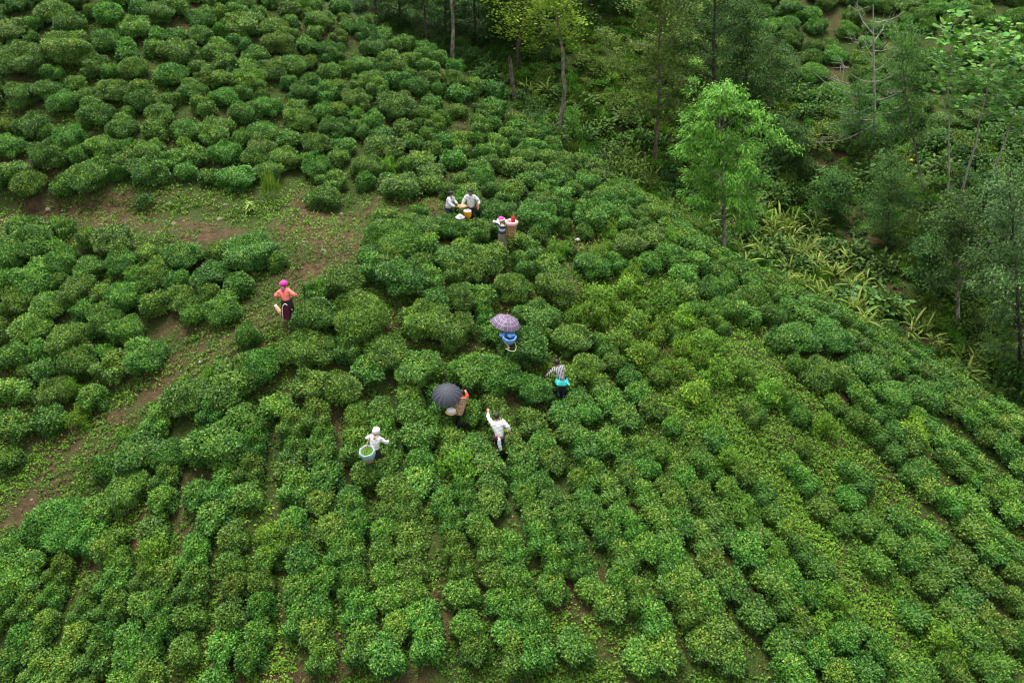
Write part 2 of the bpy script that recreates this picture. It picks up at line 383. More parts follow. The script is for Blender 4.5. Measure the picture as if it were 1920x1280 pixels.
def stem_mesh(seed):
    rng = np.random.default_rng(seed); V = []; F = []
    for k in range(7):
        a = rng.uniform(0, 6.28); tip = np.array([math.cos(a) * 0.35, math.sin(a) * 0.35, 0.45]); r = 0.022; b0 = np.array([math.cos(a) * .05, math.sin(a) * .05, -0.12]); s = len(V)
        for p, rr in ((b0, r), (tip, r * 0.5)):
            for j in range(4): V.append(p + rr * np.array([math.cos(j * 1.571), math.sin(j * 1.571), 0]))
        for j in range(4): F.append([s + j, s + (j + 1) % 4, s + 4 + (j + 1) % 4, s + 4 + j])
    return mesh_np('stem', V, np.array(F), M['twig'])
STEM = stem_mesh(5)

# ------------------------------------------------------------------ where the tea bushes stand
# bushes one can pick out in the photograph: (u, v of the middle, width) in photo pixels, y = yellow-green young
PICKED = [(170,325,95),(285,320,76),(237,300,52),(192,272,58),(445,335,72),(395,330,42),(605,372,70),(750,348,82),(810,345,52),(875,360,52),(95,290,66),(55,345,66),(30,320,55),
 (350,320,46),(320,300,50),(60,235,62),(130,260,60),(230,235,56),(560,225,58),(490,280,60),(480,295,60),(265,190,58),(170,180,56),(120,190,60),(250,130,56),(130,95,92),(50,120,90),(250,50,60),
 (450,45,75),(205,25,60),(590,275,58),(720,280,84),(690,315,58),(630,245,58),(700,150,54),(680,120,52),(860,175,46),(740,205,76),(400,250,70),(350,240,62),(300,215,60),(420,180,56),(360,170,54),(470,150,60),
 (550,120,58),(620,100,54),(520,85,60),(600,40,52),(680,60,48),(340,100,70),(410,95,60),(300,25,60),(100,25,70),(20,60,70),(90,170,60),(40,180,60),(500,200,55),(850,300,50),(930,280,52),(900,240,46),(960,310,52),(1030,340,54),(790,300,54),(830,265,48),(1000,275,46),
 (472,470,106),(345,482,74),(400,515,80),(295,512,66),(352,556,66),(420,575,70),(365,590,46),(450,535,60),(212,448,84),(55,450,105),(120,490,66),(170,502,66),(70,520,80),(30,480,70),(150,545,70),(240,555,74),(95,575,76),(35,560,66),(200,600,74),(60,615,80),(130,640,76),(240,620,70),
 (178,747,56),(100,735,70),(35,730,64),(272,665,80),(215,690,66),(155,680,74),(35,800,70),(30,665,60),(90,685,60),(20,855,55),
 (735,450,104),(590,596,82),(645,530,84),(805,425,80),(672,592,110),(750,520,96),(700,500,60),(560,655,76),(490,690,80),(435,715,112),(350,750,92),(520,755,62),(410,840,116),(320,850,74),(470,690,70),(270,850,100),(245,920,84),(205,875,56),(115,985,124),(40,1075,108),(210,1020,66),
 (585,650,84),(640,725,80),(720,660,90),(690,690,70),(580,720,70),(630,790,110),(560,800,70),(500,880,90),(560,900,80),(930,400,70),(1010,410,80),(880,440,56),(910,485,82),(970,450,50),(840,480,60),(1110,495,70),(1110,405,84),(1180,460,70),(1220,400,60),(1150,355,56),(1060,305,56),(1020,300,50),(1040,540,80),(960,540,70),(860,560,70),
 (1280,515,60),(1255,480,72),(1340,540,62),(1350,580,62),(1405,560,66),(1400,590,60),(1450,590,62),(1500,630,84),(1560,640,80),(1620,690,90),(1540,700,80),(1660,740,84),(1730,740,80),(1460,640,56),(1280,545,58),(1300,490,56),
 (980,655,100),(1070,640,80),(930,700,90),(880,690,80),(850,620,80),(790,600,90),(1000,590,84),(890,560,60),(780,690,90),(770,770,80),(960,770,80),(880,860,80),(750,850,80),(640,880,84),(1000,810,84),(1080,860,84),(1100,690,70),(1000,730,70),(900,920,80),(820,940,90),(720,930,90)]
PICKED_Y = [(465,150,40),(1040,470,40),(1250,445,34),(410,700,40),(150,778,40),(1120,560,60),(1180,590,60),(1250,560,60),(1320,640,56),(1230,620,56),(1380,690,60),(1160,640,60),(1280,600,50),(1340,700,60),(1200,670,60),(1440,740,60),(1300,740,60),(1260,690,50),(1400,780,60),(1490,770,56),(1350,790,56),(1460,820,60),(1180,540,60),(1085,590,50),(1540,790,60),(1230,790,56),(1420,870,60),(1290,830,50),(1530,860,60),(1500,910,56)]
bushes = []                    # dict(x,y,r,h,young)
HASH = {}
def clear_of(x, y, r, f, only=None):
    ci, cj = int(x // 1.5), int(y // 1.5)
    for i in (-2, -1, 0, 1, 2):
        for j in (-2, -1, 0, 1, 2):
            for b in HASH.get((ci + i, cj + j), ()):
                if only is not None and b['row'] != only: continue
                if (b['x'] - x) ** 2 + (b['y'] - y) ** 2 < ((b['r'] + r) * f) ** 2: return False
    return True
def put_bush(x, y, r, h=None, young=False, stretch=1.0, rot=None, row=False):
    b = dict(row=row, x=x, y=y, z=float(h_at(x, y)), r=r, h=h or (0.48 + 0.42 * min(r, 1.0)) * random.uniform(0.9, 1.12), young=young, stretch=stretch, rot=rot if rot is not None else random.uniform(0, 6.28))
    bushes.append(b); HASH.setdefault((int(x // 1.5), int(y // 1.5)), []).append(b)
for lst, yg in ((PICKED, False), (PICKED_Y, True)):
    for u, v, w in lst:
        if v > 760 and u > 470: continue
        p = hit(u, v, 0.34); d = proj(p)[2]
        put_bush(p[0], p[1], w * d / FPX / 2 * 0.88, young=yg)
KEEP_CLEAR = []                # (x, y, r) spots where people and things stand
for u, v, r, f in [(545,607,0.5,0.4),(935,855,0.12,0.2),(1050,748,0.1,0.2),(702,880,0.12,0),(942,478,0.3,0.5),(845,428,0.05,0),(884,426,0.05,0),(866,812,0.1,0)]:
    p = hit(u, v); KEEP_CLEAR.append((p[0], p[1], r))
    if f: KEEP_CLEAR.append((p[0], p[1] - f, r))
bushes = [b for b in bushes if all(math.hypot(b['x'] - x, b['y'] - y) > b['r'] * 0.72 + r * 0.5 for x, y, r in KEEP_CLEAR)]
for u, v, w in [(846, 430, 58), (897, 432, 54)]:
    p = hit(u, v, 0.34); put_bush(p[0], p[1], w * proj(p)[2] / FPX / 2)
HASH.clear()
for b in bushes: HASH.setdefault((int(b['x'] // 1.5), int(b['y'] // 1.5)), []).append(b)
def spot_ok(x, y):
    return all(math.hypot(x - a, y - b) > r + 0.32 for a, b, r in KEEP_CLEAR)
def path_free(x, y, r, h=0.95):
    X = np.array([x, x - 0.6 * r, x + 0.6 * r, x, x, x - 0.5 * r, x + 0.5 * r]); Y = np.array([y, y, y, y - 0.6 * r, y + 0.3 * r + 0.5 * h, y + 0.45 * h, y + 0.45 * h])
    return not bool(in_poly(PATH_BANK, X, Y).any())
# rows that fan down the slope from the summit
S0 = hit(600, 25)[:2]
ROWS = world_poly([(560,640),(690,480),(1000,470),(1130,425),(1250,400),(1360,478),(1550,563),(1700,655),(1850,742),(1990,830),(1990,1380),(-80,1380),(-80,1110),(180,945),(330,770)])
GRASSY = world_poly([(1060,450),(1230,470),(1420,600),(1560,740),(1720,940),(1800,1280),(1560,1280),(1400,1040),(1250,860),(1120,680)])
def frame_ok(x, y, z, m=110):
    u, v, d = proj((x, y, z + 0.5)); return -m < u < 1920 + m and -m < v < 1280 + m and d > 5
for r0_, r1_, dth in [(15.0, 19.5, 0.058), (19.5, 24.5, 0.045), (24.5, 31.0, 0.0355), (31.0, 41.0, 0.0285), (41.0, 52.0, 0.022)]:
  for k in range(int(-2.3 / dth), int(2.7 / dth)):
    r = r0_ + random.random(); wob = random.uniform(0, 6.28)
    while r < r1_:
        wide = r * dth
        a = math.radians(-90) + k * dth + random.gauss(0, 0.0035) + 0.005 * math.sin(r * 0.5 + wob)
        x, y = S0[0] + r * math.cos(a), S0[1] + r * math.sin(a); br = 0.5 * wide * random.uniform(0.79, 1.0)
        r += br * random.uniform(1.45, 2.0)
        z = float(h_at(x, y))
        if not frame_ok(x, y, z) or not bool(in_poly(ROWS, x, y)) or not path_free(x, y, br, 0.6) or not spot_ok(x, y): continue
        sp, gr = bool(in_poly(SPARSE, x, y)), bool(in_poly(GRASSY, x, y))
        if (gr or sp) and k % 4 == 1: continue
        if random.random() < (0.44 if sp else (0.13 if gr else 0.035)): continue
        br *= 0.78 if sp else (0.9 if gr else 1.0)
        if clear_of(x, y, br, 0.80, only=False): put_bush(x, y, br, young=random.random() < (0.42 if sp else (0.15 if gr else 0.02)), stretch=random.uniform(1.0, 1.3), rot=a, row=True)
# loose planting on the upper hill and in what is left
def hit_many(U, V, lift=0.0):
    xc, yc = (U - 960.0) / FPX, -(V - 640.0) / FPX
    R = np.stack([xc, CP + yc * SP, -SP + yc * CP], -1); T = np.full(len(U), 18.0); live = np.ones(len(U), bool)
    for _ in range(500):
        P = R * T[:, None]; live &= ~(P[:, 2] + CAM_Z < h_at(P[:, 0], P[:, 1]) + lift)
        if not live.any(): break
        T = T + live * 0.2
    return (R * T[:, None])[:, :2]
FILL = hit_many(RNG.uniform(-120, 1500, 8000), RNG.uniform(-120, 1080, 8000), 0.3)
for _ in range(8000):
    x, y = FILL[_]
    if not bool(in_poly(SPUR, x, y)) or not path_free(x, y, 0.6) or not spot_ok(x, y): continue
    sp = bool(in_poly(SPARSE, x, y))
    if bool(in_poly(ROWS, x, y)): continue
    r = random.uniform(0.40, 0.64)
    if x < -11 and y > 42: r = random.uniform(0.46, 0.74)
    if clear_of(x, y, r, 0.86): put_bush(x, y, r)
for x, y in hit_many(RNG.uniform(-60, 1500, 5000), RNG.uniform(-60, 1080, 5000), 0.2):
    if not bool(in_poly(SPUR, x, y)) or bool(in_poly(ROWS, x, y)) or not path_free(x, y, 0.4, 0.6) or not spot_ok(x, y): continue
    r = random.uniform(0.30, 0.46)
    if clear_of(x, y, r, 0.86): put_bush(x, y, r, young=random.random() < 0.06)
n_near = len(bushes)
# the tea slope across the valley
for _ in range(3000):
    x = random.uniform(8, 50); y = random.uniform(58, 100)
    if not bool(in_poly(FAR_TEA, x, y)): continue
    r = random.uniform(0.6, 0.95)
    if clear_of(x, y, r, 0.8): put_bush(x, y, r, h=random.uniform(0.75, 1.0))
print('bushes', n_near, len(bushes))

# drop bushes the hill itself hides, and those out of frame
def seen(x, y, z):
    c = np.array([0, 0, CAM_Z]); p = np.array([x, y, z]); t = np.linspace(0.35, 0.985, 70)[:, None]
    q = c + (p - c) * t
    return not bool((q[:, 2] < h_at(q[:, 0], q[:, 1])).any())
def vis(b):
    u, v, d = proj((b['x'], b['y'], b['z'] + b['h'] * 0.5)); m = b['r'] * FPX / d * 1.1
    return -m < u < 1920 + m and -m < v < 1280 + m and seen(b['x'], b['y'], b['z'] + b['h'])
bushes = [b for b in bushes if vis(b)]
for b in bushes:
    b['u'], b['v'], b['d'] = [float(q) for q in proj((b['x'], b['y'], b['z'] + b['h'] * 0.5))]
    b['px'] = b['r'] * FPX / b['d']
def in_share(b):      # how much of the bush lies inside the frame
    fx = max(0, min(b['u'] + b['px'], 1920) - max(b['u'] - b['px'], 0)) / (2 * b['px'])
    fy = max(0, min(b['v'] + b['px'] * .8, 1280) - max(b['v'] - b['px'] * .8, 0)) / (1.6 * b['px'])
    return fx * fy
bushes.sort(key=lambda b: -b['px'] ** 2 * (in_share(b) if in_share(b) > 0.45 else in_share(b) * 0.3))
print('visible bushes', len(bushes))
N_SINGLE = 300
def bush_xform(b, k):
    n = slope_n(b['x'], b['y']); n = norm(n * 0.45 + np.array([0, 0, 0.55]))
    q = Vector((0, 0, 1)).rotation_difference(Vector(n)) @ Quaternion((0, 0, 1), b['rot'])
    w_, h_ = (0.6, 0.75) if b['young'] else (CLS_W[bush_class(b)], CLS_H[bush_class(b)])
    s = b['r'] / w_
    return (b['x'], b['y'], b['z'] - 0.06), q, (s * b['stretch'], s, b['h'] / h_)
need = {}
for b in bushes[:N_SINGLE]: need[(b['young'], None if b['young'] else bush_class(b))] = 1
for kk in [(True, None), (False, 0), (False, 1), (False, 2)]:
    if kk not in need:
        j = next((j for j, b in enumerate(bushes) if (b['young'], None if b['young'] else bush_class(b)) == kk), None)
        if j is not None: bushes.insert(0, bushes.pop(j))
bush_objs = []
for k, b in enumerate(bushes[:N_SINGLE]):
    c_ = bush_class(b); fam = YOUNG if b['young'] else BUSH[c_]; mi = (c_ if not b['young'] else 0, k % len(fam))
    o = obj('young_tea_bush' if b['young'] else 'tea_bush', fam[mi[1]])
    l, q, s = bush_xform(b, k); o.location = l; o.rotation_mode = 'QUATERNION'; o.rotation_quaternion = q; o.scale = s
    obj('stem', STEM, o); b['o'] = o; b['mi'] = mi; bush_objs.append(o)

def scatter(name, mat_pts, rots, scales, picks, protos):
    """one object: the listed plants set out as geometry-node instances on a mesh of points"""
    me = bpy.data.meshes.new(name); P = np.asarray(mat_pts, np.float32); me.vertices.add(len(P)); me.vertices.foreach_set('co', P.ravel())
    a = me.attributes.new('rot', 'FLOAT_VECTOR', 'POINT'); a.data.foreach_set('vector', np.asarray(rots, np.float32).ravel())
    a = me.attributes.new('scl', 'FLOAT_VECTOR', 'POINT'); a.data.foreach_set('vector', np.asarray(scales, np.float32).ravel())
    a = me.attributes.new('pick', 'INT', 'POINT'); a.data.foreach_set('value', np.asarray(picks, np.int32))
    o = obj(name, me)
    ng = bpy.data.node_groups.new(name, 'GeometryNodeTree')
    ng.interface.new_socket('Geometry', in_out='INPUT', socket_type='NodeSocketGeometry')
    ng.interface.new_socket('Geometry', in_out='OUTPUT', socket_type='NodeSocketGeometry')
    gi, go = ng.nodes.new('NodeGroupInput'), ng.nodes.new('NodeGroupOutput')
    def nat(nm, dt):
        n = ng.nodes.new('GeometryNodeInputNamedAttribute'); n.data_type = dt; n.inputs['Name'].default_value = nm; return n
    jn = ng.nodes.new('GeometryNodeJoinGeometry')
    outs = []
    for i, p in enumerate(protos):               # one branch of points for each plant form
        oi = ng.nodes.new('GeometryNodeObjectInfo'); oi.inputs['Object'].default_value = p; oi.inputs['As Instance'].default_value = True
        cm = ng.nodes.new('FunctionNodeCompare'); cm.data_type = 'INT'; cm.operation = 'EQUAL'
        ng.links.new(nat('pick', 'INT').outputs[0], cm.inputs[2]); cm.inputs[3].default_value = i
        ip = ng.nodes.new('GeometryNodeInstanceOnPoints')
        ng.links.new(gi.outputs[0], ip.inputs['Points']); ng.links.new(cm.outputs[0], ip.inputs['Selection'])
        ng.links.new(oi.outputs['Geometry'], ip.inputs['Instance'])
        e2r = ng.nodes.new('FunctionNodeEulerToRotation'); ng.links.new(nat('rot', 'FLOAT_VECTOR').outputs[0], e2r.inputs[0])
        ng.links.new(e2r.outputs[0], ip.inputs['Rotation']); ng.links.new(nat('scl', 'FLOAT_VECTOR').outputs[0], ip.inputs['Scale'])
        ng.links.new(ip.outputs[0], jn.inputs[0])
    ng.links.new(jn.outputs[0], go.inputs[0])
    md = o.modifiers.new('scatter', 'NODES'); md.node_group = ng
    return o
protos, key = [], {}
for b in bushes[:N_SINGLE]:
    kk = (b['young'], b['mi'])
    if kk not in key: key[kk] = len(protos); protos.append(b['o'])
rest = bushes[N_SINGLE:]
ycount = sum(1 for k in key if k[0]); ok_keys = list(key)
pts, rots, scl, pk = [], [], [], []
for k, b in enumerate(rest):
    c = [key[q] for q in ok_keys if q[0] == b['young'] and (b['young'] or q[1][0] == bush_class(b))] or [key[q] for q in ok_keys if q[0] == b['young']] or [0]
    l, q, s = bush_xform(b, k); pts.append(l); rots.append(tuple(q.to_euler())); scl.append(s); pk.append(c[k % len(c)])
if rest:
    o = scatter('tea_bushes', pts, rots, scl, pk, protos)
    tag(o, 'mass of smaller distant tea bushes on the hilltop and across the valley', 'tea bushes', kind='stuff')

# ------------------------------------------------------------------ plants of the valley
M['grass'] = leaf_mat('ground_herb', [(0.0, (0.038, 0.095, 0.010)), (0.4, (0.082, 0.185, 0.016)), (0.75, (0.135, 0.275, 0.024)), (1.0, (0.22, 0.32, 0.04))], rough=0.6, hue_var=0, val_var=0, trans=0.25, patch=0.2, spec=0.2)
M['herb'] = leaf_mat('herb_leaf', [(0.0, (0.034, 0.088, 0.009)), (0.5, (0.080, 0.182, 0.016)), (0.9, (0.155, 0.28, 0.029)), (1.0, (0.25, 0.29, 0.04))], rough=0.7, hue_var=0.03, val_var=0.38, trans=0.25, patch=0.25, spec=0.12)
M['broad'] = leaf_mat('broad_leaf', [(0.0, (0.034, 0.080, 0.015)), (0.6, (0.070, 0.145, 0.027)), (1.0, (0.13, 0.215, 0.045))], rough=0.6, hue_var=0.02, val_var=0.3, trans=0.25, spec=0.15)
M['dark'] = leaf_mat('dark_leaf', [(0.0, (0.016, 0.049, 0.009)), (0.6, (0.040, 0.100, 0.016)), (1.0, (0.086, 0.178, 0.030))], rough=0.55, hue_var=0.015, val_var=0.2, trans=0.18, spec=0.15)
M['olive'] = leaf_mat('olive_leaf', [(0.0, (0.046, 0.090, 0.014)), (0.6, (0.105, 0.180, 0.028)), (1.0, (0.19, 0.265, 0.05))], rough=0.65, hue_var=0.01, val_var=0.15, trans=0.25, spec=0.12)
M['forest'] = leaf_mat('forest_leaf', [(0.0, (0.013, 0.045, 0.007)), (0.6, (0.031, 0.090, 0.013)), (1.0, (0.070, 0.160, 0.023))], rough=0.6, hue_var=0.015, val_var=0.15, trans=0.2, spec=0.12)
M['feather'] = leaf_mat('feathery_leaf', [(0.0, (0.026, 0.085, 0.013)), (0.6, (0.060, 0.165, 0.026)), (1.0, (0.12, 0.25, 0.042))], rough=0.6, hue_var=0.01, val_var=0.1, trans=0.25, spec=0.12)
M['bright'] = leaf_mat('bright_drooping_leaf', [(0.0, (0.048, 0.140, 0.014)), (0.6, (0.105, 0.255, 0.024)), (1.0, (0.21, 0.37, 0.042))], rough=0.5, hue_var=0.012, val_var=0.28, trans=0.3, spec=0.18)
M['maple'] = leaf_mat('lobed_leaf', [(0.0, (0.11, 0.20, 0.016)), (0.6, (0.22, 0.35, 0.03)), (1.0, (0.35, 0.45, 0.05))], rough=0.6, hue_var=0.01, val_var=0.12, trans=0.4, spec=0.15)
M['heart'] = leaf_mat('heart_shaped_leaf', [(0.0, (0.055, 0.165, 0.022)), (0.6, (0.100, 0.25, 0.03)), (1.0, (0.19, 0.36, 0.05))], rough=0.5, hue_var=0.02, val_var=0.3, trans=0.3, spec=0.18)
M['bluish'] = leaf_mat('blue_green_leaf', [(0.0, (0.025, 0.068, 0.018)), (0.6, (0.060, 0.135, 0.033)), (1.0, (0.12, 0.225, 0.058))], rough=0.5, hue_var=0.01, val_var=0.1, trans=0.2, spec=0.2)
M['cane'] = leaf_mat('yellow_cane_blade', [(0.0, (0.08, 0.17, 0.02)), (0.5, (0.185, 0.25, 0.04)), (1.0, (0.32, 0.33, 0.085))], rough=0.6, hue_var=0.02, val_var=0.3, trans=0.25, spec=0.15)
M['reed'] = leaf_mat('blue_reed_blade', [(0.0, (0.09, 0.17, 0.10)), (1.0, (0.16, 0.26, 0.15))], rough=0.5, hue_var=0.01, val_var=0.1, trans=0.3)
M['bark_pale'] = bark_mat('pale_bark', (0.11, 0.09, 0.07), (0.36, 0.32, 0.27))
M['bark_brown'] = bark_mat('brown_bark', (0.06, 0.045, 0.032), (0.16, 0.12, 0.09))
M['bark_mid'] = bark_mat('grey_brown_bark', (0.085, 0.068, 0.052), (0.25, 0.21, 0.17))
M['bark_dark'] = bark_mat('dark_bark', (0.022, 0.017, 0.014), (0.075, 0.058, 0.045))
M['bark_smooth'] = bark_mat('smooth_grey_bark', (0.16, 0.15, 0.12), (0.30, 0.28, 0.22), 3)
M['deadwood'] = bark_mat('dead_wood', (0.17, 0.15, 0.13), (0.34, 0.31, 0.28), 4)

def tube(paths, mat, sides=6, name='trunk'):
    """paths: list of (points (n,3), radii (n,)) tapered tubes in one mesh"""
    V, F = [], []; base = 0
    for P, R in paths:
        P = np.asarray(P, float); n = len(P); T = np.gradient(P, axis=0); T = norm(T)
        ref = np.where(np.abs(T[:, 2:3]) > 0.9, np.array([[1.0, 0, 0]]), np.array([[0, 0, 1.0]]))
        S = norm(np.cross(T, ref)); B = np.cross(T, S)
        a = np.arange(sides) * 2 * math.pi / sides
        ring = P[:, None] + np.asarray(R)[:, None, None] * (np.cos(a)[None, :, None] * S[:, None] + np.sin(a)[None, :, None] * B[:, None])
        V.append(ring.reshape(-1, 3)); i = np.arange(n * sides).reshape(n, sides) + base
        F.append(np.stack([i[:-1], np.roll(i[:-1], -1, 1), np.roll(i[1:], -1, 1), i[1:]], -1).reshape(-1, 4)); base += n * sides
    return mesh_np(name, np.concatenate(V), np.concatenate(F), mat, smooth=True)

def top_point(base, u, v):
    r = ray(u, v); t = base[1] / r[1]; p = r * t; return np.array([p[0], p[1], p[2] + CAM_Z])
def heart_leaf(name, mat, L=1.0):
    pts = [(0, 0), (0.28, 0.42), (0.48, 0.36), (0.46, 0.10), (0.24, -0.06)]
    V = [(0, 0, 0), (0, 0.98, -0.16)]                       # base notch, drooped tip
    side = [(0.22, -0.08, 0.06), (0.44, 0.10, 0.10), (0.46, 0.38, 0.08), (0.26, 0.72, -0.02)]
    V += [(x, y, z) for x, y, z in side] + [(-x, y, z) for x, y, z in side] + [(0, 0.45, 0.02)]
    F = [[0, 2, 3, 10], [10, 3, 4, 5], [10, 5, 1, 1]]
    q = np.array([[0, 2, 3, 10], [10, 3, 4, 5], [0, 10, 7, 6], [10, 9, 8, 7]]); t = np.array([[10, 5, 1], [10, 1, 9]])
    me = mesh_np(name, np.array(V) * L, [q, t], mat, {'lv': RNG.uniform(0.2, 0.9) * np.ones(11)}, smooth=True)
    return me
def lance_leaf(name, mat, L=1.0, W=0.26, lv=0.5, droop=0.35):
    t = np.array([0, 0.25, 0.55, 1.0]); w = np.array([0.06, 1, 0.8, 0.0]) * W / 2
    V = []
    for a, b in zip(t, w): V += [(b, a * (1 - droop * a * 0.3), -droop * a * a + 0.15 * b), (-b, a * (1 - droop * a * 0.3), -droop * a * a + 0.15 * b)]
    F = np.array([[0, 2, 3, 1], [2, 4, 5, 3], [4, 6, 7, 5]])
    return mesh_np(name, np.array(V) * L, F, mat, {'lv': np.full(8, lv)}, smooth=True)
def leaf_rot(A, up):
    y = Vector(A).normalized(); z = Vector(up); x = y.cross(z).normalized(); z = x.cross(y)
    return Matrix((x, y, z)).transposed().to_quaternion()

def tree(name, label, base_px, top_px, hw, leaf, bark, f0=0.3, nb=22, nl=5000, L=0.12, Wr=0.5, mode='rand', elev=25, prof='round', bend=(0, 0), r0=0.10,
         clump=0.32, nclump=5, seed=1, base=None, group=None, flatten=0.55, droop=0.0, single=None, n_single=0, cat='tree', sink=0.15, branch_vis=1.0):
    rng = np.random.default_rng(seed)
    b = np.array(base if base is not None else hit(*base_px)); t = top_point(b, *top_px)
    d = proj(b)[2]; R = hw * d / FPX; Ht = t[2] - b[2]
    s = np.linspace(0, 1, 12)[:, None]
    axis = b + (t - b) * s + np.array([bend[0], bend[1], 0]) * (4 * s * (1 - s)) * d / FPX
    axis[1:-1, :2] += rng.normal(0, 0.012 * Ht / 3, (10, 2)); axis[0, 2] -= sink
    loc = axis - b
    root = empty(name, b)
    rad = r0 * (1 - 0.85 * np.linspace(0, 1, 12)) ; rad[0] *= 1.25
    paths = [(loc, rad)]
    LP, LA, LN = [], [], []
    for i in range(nb):
        f = f0 + (1 - f0) * (i + rng.uniform(0, 0.9)) / nb; f = min(f, 0.985)
        k = f * 11; j = int(k); p0 = loc[j] + (loc[min(j + 1, 11)] - loc[j]) * (k - j)
        g = (f - f0) / (1 - f0)
        pr = {'round': math.sqrt(max(0.03, 1 - (2 * g - 0.85) ** 2 * 0.9)), 'cone': (1 - g) ** 0.75 * 0.95 + 0.10, 'top': 0.45 + 0.55 * math.sin(math.pi * min(1, g * 1.1)), 'egg': math.sqrt(max(0.02, 1 - (1.55 * g - 0.55) ** 2 * 0.98))}[prof]
        ln = R * pr * rng.uniform(0.72, 1.1); az = i * 2.39996 + rng.normal(0, 0.25)
        el = math.radians(elev + 30 * g + rng.normal(0, 8))
        dirv = np.array([math.cos(az) * math.cos(el), math.sin(az) * math.cos(el), math.sin(el)])
        q = np.linspace(0, 1, 5)[:, None]
        br = p0 + dirv * ln * q + np.array([0, 0, -droop * ln]) * q ** 2
        paths.append((br, max(0.012, r0 * (1 - 0.8 * f) * 0.42) * (1 - 0.8 * q[:, 0])))
        m = max(2, int(nl * pr / (nb * 0.7)))
        nc = max(2, int(nclump * (0.5 + pr)))
        ct = np.clip(rng.beta(2.2, 1.2, nc), 0.12, 1.02)
        cc = p0 + dirv * ln * ct[:, None] + np.array([0, 0, -droop * ln]) * ct[:, None] ** 2 + rng.normal(0, 0.13 * R, (nc, 3)) * ct[:, None]
        w = rng.integers(0, nc, m)
        off = rng.normal(0, 1, (m, 3)) * np.array([1, 1, flatten]) * clump * (0.55 + 0.5 * rng.random(nc)[w])[:, None]
        P = cc[w] + off; LP.append(P)
        out = norm(P - np.array([p0[0], p0[1], p0[2] - 0.2 * R]))
        rd = rdir(m, rng)
        if mode == 'droop': A = out * 0.55 + rd * 0.5 + np.array([0, 0, -0.75]); Nn = out * 0.7 + np.array([0, 0, 0.6]) + rd * 0.3
        elif mode == 'flat': A = out * 0.6 + rd * np.array([1, 1, 0.25]); Nn = np.array([0, 0, 1.0]) + rd * 0.35
        else: A = rd + out * 0.3; Nn = np.array([0, 0, 0.7]) + out * 0.5 + rd * 0.6
        LA.append(A); LN.append(Nn)
    P, A, Nn = np.concatenate(LP), norm(np.concatenate(LA)), norm(np.concatenate(LN))
    obj('trunk', tube(paths, bark, 7), root)
    lv = np.clip(rng.beta(2.2, 2.2, len(P)) + 0.12 * np.sin(P[:, 0] * 4 + P[:, 2] * 5), 0, 1)
    if single is not None:
        # the leaves nearest the open side are leaves of their own
        wv = P + b; score = wv[:, 1] * CP - (wv[:, 2] - CAM_Z) * SP + rng.normal(0, R * 0.25, len(P))
        order = np.argsort(score); sel, oth = order[:n_single], order[n_single:]
        if len(oth):
            V, F, l = leaf_cloud(P[oth], A[oth], Nn[oth], L * rng.uniform(0.75, 1.2, len(oth)), L * Wr, lv[oth])
            cr = obj('crown', mesh_np('crown', V, F, leaf, {'lv': l}), root); cr['kind'] = 'stuff'
        else: cr = root
        for k in sel:
            lf = obj('leaf', single[int(rng.integers(len(single)))], cr, tuple(P[k])); lf.rotation_mode = 'QUATERNION'
            lf.rotation_quaternion = leaf_rot(A[k], Nn[k]); sc_ = L * rng.uniform(0.8, 1.3); lf.scale = (sc_, sc_, sc_)
    else:
        V, F, l = leaf_cloud(P, A, Nn, L * rng.uniform(0.7, 1.25, len(P)), L * Wr * rng.uniform(0.8, 1.2, len(P)), lv)
        obj('crown', mesh_np('crown', V, F, leaf, {'lv': l}), root)
    tag(root, label, cat, group)
    return root
G1 = 'dark forest trees behind the ridge'
tree('forest_tree', 'dark feathery forest tree behind the ridge, left of the pale leaning trunk', (800, 92), (775, -260), 90, M['forest'], M['bark_dark'], 0.18, 30, 9000, 0.20, 0.3, 'flat', 5, 'round', seed=11, droop=0.25, clump=0.34, group=G1)
tree('forest_tree', 'dark forest tree at the top edge directly over the tea ridge', (705, 40), (690, -300), 95, M['forest'], M['bark_dark'], 0.1, 30, 9000, 0.20, 0.3, 'flat', 5, 'round', seed=12, droop=0.25, clump=0.34, group=G1)
tree('forest_tree', 'dark forest tree right behind the pale leaning trunk', (890, 75), (880, -250), 85, M['forest'], M['bark_dark'], 0.08, 30, 8000, 0.19, 0.34, 'flat', 5, 'round', seed=13, droop=0.2, clump=0.34, group=G1)
tree('forest_tree', 'dark forest tree at the top edge behind the two lobed-leaf trees', (985, 50), (980, -260), 80, M['forest'], M['bark_dark'], 0.08, 28, 7000, 0.19, 0.34, 'flat', 8, 'round', seed=14, droop=0.15, clump=0.34, group=G1)
tree('forest_tree', 'dark tree in the top edge shade between lobed-leaf tree and olive tree', (1105, 12), (1095, -220), 95, M['forest'], M['bark_dark'], 0.1, 28, 7000, 0.20, 0.36, 'rand', 10, 'round', seed=15, clump=0.34, group=G1)
for bp, tp, hw_, sd_, lab in [((750, 55), (745, -180), 70, 51, 'dark low-crowned forest tree just behind the top of the tea ridge'), ((835, 60), (838, -160), 62, 52, 'dark bushy forest tree filling the gap behind the pale leaning trunk'), ((935, 95), (930, -60), 46, 53, 'small dark forest tree in shade left of the lobed-leaf trees'),
                              ((1160, 30), (1165, -150), 60, 54, 'dark forest tree at the top edge left of the olive tree'), ((1290, 130), (1295, -120), 66, 55, 'dark forest tree close behind the olive tree'), ((1400, 190), (1398, 10), 54, 56, 'dark leafy tree between the tall dark tree and far tea slope')]:
    tree('forest_tree', lab, bp, tp, hw_, M['forest'], M['bark_dark'], 0.04, 34, 7500, 0.17, 0.42, 'rand', 12, 'round', seed=sd_, clump=0.3, group=G1)
